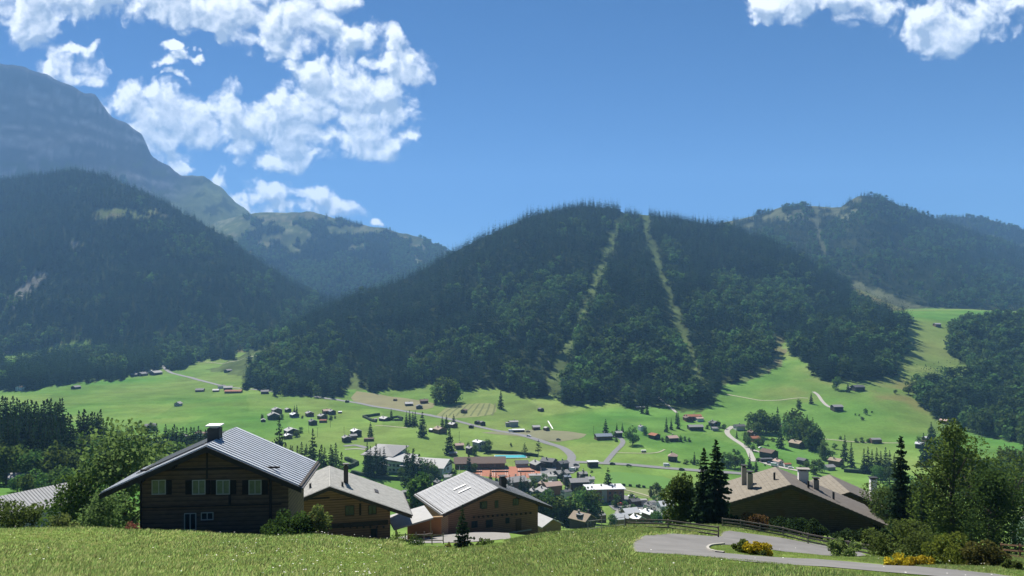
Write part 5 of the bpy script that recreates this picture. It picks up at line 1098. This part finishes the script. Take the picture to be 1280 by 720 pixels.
# the nearly black twin-roofed chalet on the other side of the drive, built as two houses
c4 = Chalet('chalet', 'nearly black chalet with tan shingle roof and three chimneys behind junipers and a rail fence', 989, 605.7, 82, 9, 9.0, 9.0, 3.1, 10.2, 4.15, 7.7, 8.9, 1.3, W_BL, (R_TAN, R_TAN_SHADE), ribs=0, steps=.5)
for a, b, y0, y1 in ((968, 977, 616, 623), (999, 1009, 616, 625), (971, 981, 637, 646), (1036, 1044, 640, 649)): c4.rect('shutter', a, y0, b, y1, mat('brown_shutter', (.085, .052, .032), .8, .2, 2), .04)
for x, y, w, dz in ((-4.2, 5.6, .55, 2.0), (-3.9, 3.2, .6, 1.7)): c4.chimney(x, y, w, dz, .06)
c4.chimney(2.6, 6.2, 1.1, 1.3, .18, M_WHITE, .7, M_CHIM); c4.chimney(3.6, 4.4, .6, 1.1, .05, M_CHIM)
for x, y in ((-1.2, 3.6), (2.3, 2.6), (4.9, 2.2)): c4.on_roof('vent_pipe', x, x+.2, y, y+.2, M_DARK, .8)
c5 = Chalet('chalet', 'second dark chalet behind the nearly black one, tan roof with a tall white chimney', 1062.3, 615, 96, 9, 10.0, 6.5, 2.4, 9.5, 4.1, 5.4, 8.0, 1.1, W_BL, (R_TAN, R_TAN_SHADE), steps=.5)
c5.chimney(4.4, 5.2, .8, 2.5, .12, M_WHITE)
# carport and timber terrace beside the yard
p = atY(513, 97); cp = empty('carport', p, math.radians(18), label='carport with pale sloping roof at the end of the pale yard', cat='carport')
MB().prism([(-2.6, 2.3), (2.4, 3.3), (2.4, 3.5), (-2.6, 2.5)], -3, 3).build('roof', ROOF['pale'], cp)
for x, y in ((-2.3, -2.7), (2.1, -2.7), (-2.3, 2.7), (2.1, 2.7)): MB().box(x-.09, x+.09, y-.09, y+.09, -1, 2.3 if x < 0 else 3.2).build('post', WALL['tan'], cp)
p = atY(531, 99); tw = empty('terrace_wall', p, math.radians(12), label='orange timber terrace wall between carport and tan plank chalet', cat='terrace'); MB().box(-2.3, 2.2, -.1, .1, -1, 2.6).build('boards', mat('fresh_larch_boards', (.36, .15, .055), .8, .15, 2, stretch=(1, 1, 8)), tw); MB().box(-2.6, 2.4, -.25, .25, 2.603, 2.75).build('coping', WALL['tan'], tw)

# ------------------------------------------------------------------ fences
M_RAIL = mat('weathered_rail', (.17, .145, .12), .95, .25, 4); M_WIRE = mat('grey_post', (.28, .27, .25), .9, .15, 4)
def fence(label, pts, gap=2.2, h=1.1, rails=2, r=.05, m=M_RAIL, board=False):
    P2 = [Vector(atY(a, b)) for a, b in pts]; root = empty('fence', P2[0], 0, label=label, cat='fence'); O = P2[0]
    line = []
    for a, b in zip(P2[:-1], P2[1:]):
        n = max(1, round((b-a).length/gap)); line += [a.lerp(b, i/n) for i in range(n)]
    line.append(P2[-1]); line = [Vector((q.x, q.y, gz(q.x, q.y)))-O for q in line]
    for q in line: MB().tube(q+Vector((0, 0, -.3)), q+Vector((0, 0, h)), r*1.2, r*1.1, 6).build('post', m, root)
    for k in range(rails):
        z = h*(k+.75)/(rails+.05); mb = MB()
        for a, b in zip(line[:-1], line[1:]):
            d = (b-a).normalized(); nrm = Vector((-d.y, d.x, 0))*-(r*1.5)
            if board:
                a2, b2 = a+nrm+Vector((0, 0, z)), b+nrm+Vector((0, 0, z)); t = Vector((0, 0, .05)); s_ = nrm.normalized()*.025
                v = [a2-t-s_, b2-t-s_, b2-t+s_, a2-t+s_, a2+t-s_, b2+t-s_, b2+t+s_, a2+t+s_]; mb.add(v, [(0,3,2,1),(4,5,6,7),(0,1,5,4),(1,2,6,5),(2,3,7,6),(3,0,4,7)])
            else: mb.tube(a+nrm+Vector((0, 0, z)), b+nrm+Vector((0, 0, z)), r, r, 5)
        mb.build('rail', m, root)
    return root
fence('three rail timber fence at the back of the driveway loop below the leafy trees', [(782, 57), (835, 55), (898, 52)], 3.6, .8, 3, .045, board=True)
fence('dark rail fence following the drive in front of the junipers', [(903, 62), (950, 59), (1010, 55), (1060, 52), (1092, 50)], 2.4, .8, 3, .04, board=True)
fence('two rail fence along the pale yard by the brown chalet', [(507, 80), (520, 80), (540, 79), (554, 79)], 2.2, 1.15, 2, .05)
fence('upper rail fence beside the carport', [(497, 88), (520, 90), (540, 94)], 2.4, 1.1, 1, .06)
fence('thin wire fence on the meadow rim beside the driveway loop', [(735, 50), (752, 52), (770, 53), (781, 55)], 1.8, 1.1, 2, .02, M_WIRE)
fence('timber fence at the picture edge below the dark round tree', [(1252, 52), (1275, 50), (1310, 48)], 2.2, 1.1, 3, .06, WALL['brown'], True)

# ------------------------------------------------------------------ trees and shrubs close by, leaf by leaf
_n = np.random.default_rng(23)
def near_tree(name, cat, label, px, Y, top, rx, leaves, size, mats, z0=.1, nl=16, inner=.12, lob=None, trunk=True, lean=None, wid=1.0):
    p = atY(px, Y); h = below(top, Y)-p.z; root = empty(name, (p.x, p.y, p.z-.1), 0, label=label, cat=cat)
    lb = lob or (birch_lobes(_n, nl+8, rx) if name == 'birch_tree' else lobes(_n, nl, 1, rx, z0) if trunk else bush_lobes(_n, nl+6, rx)); v, f = broad_leaf(_n, 1, rx, nl, leaves, size/h, z0, inner, lb); v = v*h
    link(bpy.data.objects.new('crown', mesh_np('crown', v, f, mats)), root)
    if trunk: tv, tf = broad_trunk(_n, h, None, .018, max(z0, .2), 9); link(bpy.data.objects.new('trunk', mesh_np('trunk', tv, tf, M_BARK)), root)
    return root
L_MAPLE = leafmat('maple_leaves', (.10, .15, .07), (.16, .24, .07), .42, .1, .01, .25); L_DARK = leafmat('dark_leaves', (.038, .072, .025), (.08, .14, .03), .35, .1, .01, .3); L_BIRCH = leafmat('birch_leaves', (.055, .09, .028), (.13, .20, .04), .42, .1, .01, .22); L_OLIVE = leafmat('olive_shrub_leaves', (.085, .115, .04), (.13, .19, .04), .4, .1, .01, .6); L_PALE = leafmat('pale_shrub_leaves', (.14, .185, .075), (.2, .27, .07), .4, .1, .01, .8); L_YEL = leafmat('yellow_blossom', (.48, .37, .03), (.4, .32, .03), .3, .1, .01, 3.0); L_RUST = leafmat('rusty_shrub_leaves', (.11, .065, .035), (.15, .09, .03), .35, .1, .01, 1.0); L_JUN = leafmat('juniper_needles', (.038, .068, .028), (.06, .1, .03), .25, .1, .01, 1.0); L_NS = leafmat('near_spruce_needles', (.026, .052, .026), (.05, .09, .035), .3, .1, .01, .4)
NTR = near_tree
NTR('maple_tree', 'tree', 'large sunlit maple with pale leaves beside the big dark chalet', 156, 84, 531, .46, 6500, .40, L_MAPLE, .04, 26, .1)
NTR('broadleaf_tree', 'tree', 'darker leafy tree between the maple and the ribbed pale roof', 98, 78, 588, .42, 4200, .27, leafmat('mid_leaves', (.05, .09, .03), (.1, .16, .03), .4, .1, .01, .4), .02, 14)
NTR('broadleaf_tree', 'tree', 'low sunlit tree crown in front of the tan tiled roof', 128, 70, 612, .55, 3000, .24, L_MAPLE, .02, 10)
NTR('bush', 'bush', 'leafy bush at the meadow rim by the picture edge, before the ribbed roof', 12, 58, 618, .85, 3600, .17, L_OLIVE, .0, 14, .1, trunk=False)
NTR('bush', 'bush', 'greyish bush in front of the long ribbed roof', 76, 62, 636, .55, 1500, .15, L_PALE, .0, 8, .1, trunk=False)
NTR('bush', 'bush', 'dark bush in the shade at the corner of the big dark chalet', 358, 55, 628, .6, 3200, .16, L_DARK, .0, 12, .1, trunk=False)
NTR('bush', 'bush', 'pale sunlit shrub between the dark chalet and the brown chalet', 394, 56, 627, .42, 2000, .15, L_PALE, .0, 10, .1)
NTR('bush', 'bush', 'reddish flowering climber at the corner of the big dark chalet', 166, 57, 646, .3, 260, .12, [leafmat('red_blossom', (.30, .12, .09), (.25, .1, .07), .3, .1, .01, 3)], .0, 6, .1, trunk=False)
NTR('broadleaf_tree', 'tree', 'rounded leafy tree left of the twin spruces'.replace('left of', 'joined to'), 850, 72, 592, .36, 7000, .2, leafmat('hornbeam_leaves', (.05, .085, .028), (.1, .155, .03), .4, .1, .01, .35), .0, 22)
NTR('birch_tree', 'birch', 'big drooping birch, tallest tree beside the drive', 1190, 72, 526, .46, 14000, .2, L_BIRCH, .03, 30, .1)
NTR('birch_tree', 'birch', 'second birch crown rising behind the big drooping one', 1214, 78, 543, .42, 7500, .2, L_BIRCH, .03, 20, .1)
NTR('broadleaf_tree', 'tree', 'dark round tree under the big birch at the fence', 1236, 66, 588, .40, 7000, .19, L_DARK, .0, 22, .1)
NTR('broadleaf_tree', 'tree', 'leafy tree behind the narrow spruce by the dark chalet', 1108, 84, 600, .42, 5000, .19, leafmat('ash_leaves', (.06, .1, .04), (.11, .17, .04), .4, .1, .01, .4), .0, 16)
NTR('broadleaf_tree', 'tree', 'dark leafy tree between narrow spruce and big birch', 1155, 86, 612, .5, 4200, .19, L_DARK, .0, 14)
NTR('broadleaf_tree', 'tree', 'olive tree behind the dark round tree at the picture edge', 1268, 95, 566, .4, 5200, .2, L_BIRCH, .0, 16)
NTR('bush', 'bush', 'large olive bush behind the yellow shrub by the road', 1130, 46, 642, .72, 6500, .12, L_OLIVE, .0, 20, .1, trunk=False)
NTR('bush', 'bush', 'yellowish green bush at the roadside under the birch', 1192, 40, 660, .75, 5200, .12, leafmat('yellow_green_leaves', (.11, .13, .03), (.17, .2, .03), .42, .1, .01, .6), .0, 16, .1, trunk=False)
NTR('bush', 'bush', 'brownish bush beside the yellowish one at the road end', 1232, 38, 672, .8, 3800, .11, leafmat('brown_green_leaves', (.085, .085, .03), (.13, .12, .03), .4, .1, .01, .6), .0, 14, .1, trunk=False)
NTR('bush', 'bush', 'low green bush at the corner of the picture under the fence', 1268, 34, 696, 1.0, 2400, .11, L_OLIVE, .0, 12, .1, trunk=False)
NTR('bush', 'bush', 'airy pale shrub on the verge in front of the dark rail fence', 1052, 46, 665, .62, 1300, .16, L_PALE, .0, 9, .1, trunk=False)
for px, Y, top, lb in ((918, 66, 641, 'green juniper at the near end of the row by the twin spruces'), (975, 62, 642, 'second green juniper of the fence row'), (996, 61, 641, 'full green juniper in the middle of the fence row'), (1018, 60, 646, 'broad juniper past the middle of the fence row'), (1050, 58, 653, 'low juniper toward the far end of the fence row'), (1080, 57, 654, 'last juniper of the fence row below the roof corner')):
    NTR('juniper_bush', 'bush', lb, px, Y, top, .5, 1600, .14, L_JUN, .0, 9, .1, trunk=False)['group'] = 'junipers along the rail fence'
NTR('bush', 'bush', 'rusty red bush among the junipers', 946, 64, 634, .5, 2200, .14, [L_RUST], .0, 10, .1, trunk=False)
def flower_shrub(label, px, Y, top, rx, n):
    r = NTR('flower_shrub', 'shrub', label, px, Y, top, rx, n, .11, L_YEL, .0, 10, .05, trunk=False); c = r.children[0]; c.name = 'blossoms'
    h = below(top, Y)-atY(px, Y).z; v, f = broad_leaf(_n, 1, rx, 10, n//2, .12/h, 0, .4, bush_lobes(_n, 9, rx*.9)); link(bpy.data.objects.new('leaves', mesh_np('leaves', v*h*.78, f, L_OLIVE)), r)
flower_shrub('yellow flowering shrub on the grass island of the drive', 947, 36, 673, 1.0, 1700); flower_shrub('long yellow flowering shrub at the roadside before the olive bush', 1124, 36, 687, .9, 1200); flower_shrub('yellow flowering shrub, smaller end piece of the roadside bed', 1150, 35.5, 690, .9, 900)
NTR('bush', 'bush', 'green shrub beside the yellow shrub on the grass island', 927, 37, 671, .7, 1200, .11, L_OLIVE, .0, 8, .1, trunk=False)
def near_spruce(label, px, Y, top, r, whorls, per, tufts, base=.03, taper=.85, droop=.35, tw=1.3, m=L_NS):
    p = atY(px, Y); h = below(top, Y)-p.z; root = empty('spruce_tree', (p.x, p.y, p.z-.1), 0, label=label, cat='spruce')
    v, f = spruce(_n, 1, r, whorls, per, tufts=tufts, base=base, taper=taper, droop=droop, tw=tw, ragged=.3); link(bpy.data.objects.new('crown', mesh_np('crown', v*h, f, m)), root)
    tv, tf = spruce_trunk(1, .014); link(bpy.data.objects.new('trunk', mesh_np('trunk', tv*h, tf, M_BARK)), root)
near_spruce('taller dark spruce of the pair behind the driveway fence', 895, 68, 547, .2, 34, 11, 9, tw=.9); near_spruce('shorter leaning spruce of the pair behind the driveway fence', 880, 69, 557, .19, 30, 11, 9, tw=.9)
near_spruce('narrow column spruce between the dark chalet and the birch', 1126, 76, 543, .13, 34, 10, 8, tw=1.0, taper=.7); near_spruce('young spruce on the meadow in front of the tan plank chalet', 578, 52, 629, .24, 18, 9, 7, tw=1.2, taper=1.0, droop=.15, m=leafmat('young_spruce_needles', (.035, .065, .035), (.05, .09, .03), .22, .1, .01, .8))
near_spruce('little dark spruce tip beside the big birch', 1152, 70, 606, .14, 16, 8, 6)
for px, Y, top, lb, m, rx in ((608, 60, 668, 'low shrub beside the young spruce', L_OLIVE, .9), (566, 58, 676, 'flowering weeds at the foot of the young spruce', leafmat('yellow_weeds', (.2, .2, .06), (.2, .2, .05), .4, .1, .01, 2), 1.6), (520, 66, 664, 'shrub at the end of the yard fence', L_DARK, .7), (502, 66, 660, 'tall weeds beside the brown chalet corner', L_OLIVE, .7), (488, 60, 668, 'small shrub under the brown chalet corner', L_PALE, .8), (593, 60, 676, 'second low shrub beside the young spruce', L_PALE, 1.2)):
    NTR('bush', 'bush', lb, px, Y, top, rx, 700, .11, [m], .0, 7, .1, trunk=False)

# ------------------------------------------------------------------ vehicles, poles, little things
CAR = {c: mat('car_paint_'+c, v, .35, .04, 1, spec=.6) for c, v in dict(white=(.75, .75, .75), dark=(.03, .035, .045), blue=(.05, .09, .18), grey=(.25, .26, .27), red=(.35, .05, .04)).items()}
M_TYRE = mat('tyre_rubber', (.02, .02, .02), .9, .1, 4)
def car(label, px, py, yaw, paint, van=False, Y=None):
    p = at(px, py, 420); root = empty('van' if van else 'car', p+Vector((0, 0, .4)), math.radians(yaw), label=label, cat='van' if van else 'car'); m = CAR[paint]
    def side(poly, y0, y1): return MB().prism(poly, y0, y1)
    if van:
        side([(-2.6, .35), (2.5, .35), (2.6, 1.1), (2.0, 1.45), (1.5, 2.3), (-2.6, 2.4)], -.95, .95).build('body', m, root); g = side([(1.0, 1.35), (1.98, 1.42), (1.52, 2.15), (1.0, 2.15)], -.97, .97)
    else:
        side([(-2.1, .3), (2.1, .3), (2.15, .75), (1.2, .95), (-1.9, .98), (-2.15, .8)], -.86, .86).build('body', m, root); side([(-1.7, .985), (1.1, .955), (.45, 1.42), (-1.2, 1.45)], -.74, .74).build('cabin', m, root); g = side([(-1.45, 1.02), (.95, 1.0), (.4, 1.36), (-1.1, 1.38)], -.76, .76)
    g.build('windows', M_GLASS, root)
    for x in (-1.3, 1.35):
        for y in (-.82, .82): MB().tube((x, y-.1, .33), (x, y+.1, .33), .33, .33, 10).build('wheel', M_TYRE, root)
for a in [('dark blue car parked below the gabled hall', 677, 583.5, 20, 'blue'), ('grey car parked below the gabled hall', 679, 587, 10, 'grey'), ('dark car parked at the square edge, upper one', 720, 582.5, 5, 'dark'), ('second dark car parked at the square edge', 721, 587.5, 80, 'dark'), ('white van parked on the square beside the stepped dark house', 715.5, 589, 5, 'white', True), ('dark car on the valley road at the lane mouth', 765.5, 581, -4, 'dark'), ('black car driving on the valley road along the pitch', 786, 583.3, -4, 'dark'), ('white camper standing beside the valley road past the pitch', 833.5, 583.5, -4, 'white', True), ('dark car driving on the valley road near the twin spruces', 852, 588, -4, 'dark'), ('white van by the long low shed on the valley road', 639, 540.5, -20, 'white', True), ('dark car on the stubble field edge by the road', 660, 540.5, 10, 'dark'), ('white car on the road verge near the stubble field', 661, 545.8, -20, 'white'), ('black car parked on the stubble field', 698, 550.5, 0, 'dark'), ('dark blue car by the red and white house', 962, 580, -30, 'blue'), ('white van beside the red and white house on the lane', 968, 583, -25, 'white', True), ('white car at the orange roofed lane garage', 988.5, 586, -20, 'white'), ('white car under the trees of the orange roofed house', 951, 561, 10, 'white'), ('red car in front of the apartment block houses', 776, 632, 15, 'red'), ('white car parked on the tarmac beside the pitch corner', 789, 622, 10, 'white'), ('grey car parked on the tarmac near the slate roofed house', 822, 641, 20, 'grey')]: car(*a)
def pole(label, px, base, top):
    p = at(px, base, 380); h = (base-top)/F*p.y; r = empty('utility_pole', p, .4, label=label, cat='pole', group='poles on the valley meadows'); MB().tube((0, 0, -.5), (0, 0, h), .14, .1, 6).build('pole', M_BARK, r); MB().box(-.9, .9, -.06, .06, h-.9, h-.75).build('crossarm', M_BARK, r)
for a in ((386, 541, 531, 'pole standing in front of the black barn house'), (397, 546, 534, 'pole in the meadow above the wood'), (413, 534, 526, 'pole in the meadow past the first hamlet'), (574, 551, 539, 'pole in the meadow by the reddish roofed house'), (742, 543, 532, 'pole at the field corner beside the lane house'), (430, 541, 533, 'pole near the tall bright roofed house')): pole(a[3], *a[:3])
wp = [at(685, 526.5, 420), at(688, 531.5, 420), at(691, 536.5, 420)]; mb = MB()
for q in wp: mb.v += [(q.x-.6, q.y, gz(q.x-.6, q.y)+.45), (q.x+.6, q.y, gz(q.x+.6, q.y)+.45)]
mb.f += [(0, 1, 3, 2), (2, 3, 5, 4)]; tag(mb.build('fleece_strip', M_WHITE), 'long white fleece strip lying on the green slope', 'cover')
tp = at(804.5, 565.5, 420); t_ = empty('trailer', tp, .1, label='small white topped trailer standing alone in the meadow', cat='trailer'); MB().box(-2, 2, -.9, .9, .5, 1.3).build('body', M_CHIM, t_); MB().box(-2.1, 2.1, -1, 1, 1.303, 2.0).build('cover', M_WHITE, t_)
for x in (-1, 1): MB().tube((x, -.9, .4), (x, .9, .4), .4, .4, 8).build('wheels', M_TYRE, t_)

# ------------------------------------------------------------------ meadow grass in front, blade by blade in tufts
GV = []
for i in range(4):
    n = 16; a = _n.uniform(0, 6.28, n); r = np.sqrt(_n.uniform(0, 1, n))*.13; P0 = np.stack([np.cos(a)*r, np.sin(a)*r, np.zeros(n)], 1); d = np.stack([np.cos(a)*.3, np.sin(a)*.3, np.ones(n)], 1)+_n.normal(size=(n, 3))*.22; d /= np.linalg.norm(d, axis=1, keepdims=True)
    w = np.cross(d, rnd_dirs(_n, n)); w /= np.linalg.norm(w, axis=1, keepdims=True); v, f = kites(P0, d, w, _n.uniform(.10, .26, n), _n.uniform(.007, .013, n)); GV.append((v, f, i % 2))
n = 270000; gpx = _n.uniform(-90, 1370, n); gY = (14.2**1.4+_n.uniform(0, 1, n)*(68**1.4-14.2**1.4))**(1/1.4); gzz = gz_arr(gpx, gY); gpy = HZ-(gzz-EYE)*F/gY
ok = ~inpoly(gpx, gpy, DRIVE) & (vnoise(gpx/40, gY*2, 5) > -.46); gpx, gY, gzz = gpx[ok], gY[ok], gzz[ok]; n = len(gpx); gX = (gpx-640)/F*gY
isl = inpoly(gpx, (HZ-(gzz-EYE)*F/gY), [(880, 678), (1095, 690), (1300, 716), (1300, 735), (1000, 708), (880, 694)]) ; sz = _n.uniform(.6, 1.15, n)*(1+.9*vnoise(gX/2.2, gY/2.2, 8)+.9*vnoise(gX/6, gY/6, 18))*np.where(isl, .45, 1); gq = HZ-(gzz-EYE)*F/gY; rim = inpoly(gpx, gq-11, DRIVE) | inpoly(gpx, gq-5, DRIVE) | inpoly(gpx-4, gq, DRIVE) | inpoly(gpx, gq-11, YARD); sz = np.clip(sz*.85, .28, 1.1)*np.where(rim, .32, 1); wdt = np.maximum(sz, .5)*(1+gY/45)
M_G1 = leafmat('meadow_grass', (.175, .245, .075), (.34, .46, .13), .6, .25, .025, .3); M_G2 = leafmat('meadow_grass_dry', (.26, .28, .13), (.44, .46, .18), .6, .25, .02, .3)
scatter('grass', GV, [M_G1, M_G2], np.stack([gX, gY, gzz-.02], 1), _n.choice(4, n, p=[.36, .14, .36, .14]), _n.uniform(0, 6.28, n), np.stack([wdt, wdt, sz], 1), 'sunlit meadow grass covering the slope in front', 'grass')
n = 260; fpx = np.concatenate([_n.normal(410, 70, n//2), _n.uniform(0, 1280, n-n//2)]); fY = _n.uniform(20, 44, n); fz = gz_arr(fpx, fY); ok = ~inpoly(fpx, HZ-(fz-EYE)*F/fY, DRIVE); fpx, fY, fz = fpx[ok], fY[ok], fz[ok]; n = len(fpx)
FW = [(lambda v, f: (v+np.array([0, 0, .42]), f, 0))(*kites(np.zeros((7, 3)), np.stack([np.cos(np.arange(7)*.9), np.sin(np.arange(7)*.9), np.full(7, .25)], 1), np.stack([-np.sin(np.arange(7)*.9), np.cos(np.arange(7)*.9), np.zeros(7)], 1), np.full(7, .05), np.full(7, .018)))]
scatter('wild_flowers', FW, [mat('white_petals', (.75, .74, .66), .8, .1, 5)], np.stack([(fpx-640)/F*fY, fY, fz], 1), np.zeros(n, int), _n.uniform(0, 6.28, n), np.ones((n, 3))*_n.uniform(.35, .75, n)[:, None], 'small white flower heads dotted over the meadow', 'flowers')
# stone kerb round the tip of the grass island
kp = dens(smooth([Vector((q.x, q.y)) for q in (at(a, b) for a, b in [(905, 680.5), (889, 681.5), (883, 685), (890, 690.3), (905, 692)])]), .5); mb = MB()
for i, c in enumerate(kp):
    t = (kp[min(i+1, len(kp)-1)]-kp[max(i-1, 0)]).normalized(); nn = Vector((-t.y, t.x))*.07; z = gz(c.x, c.y)
    mb.v += [(c.x-nn.x, c.y-nn.y, z-.1), (c.x-nn.x, c.y-nn.y, z+.1), (c.x+nn.x, c.y+nn.y, z+.1), (c.x+nn.x, c.y+nn.y, z-.1)]
for i in range(len(kp)-1):
    for k in range(3): a = i*4+k; mb.f.append((a, a+1, a+5, a+4))
tag(mb.build('kerb', M_GRAVEL), kind='structure')
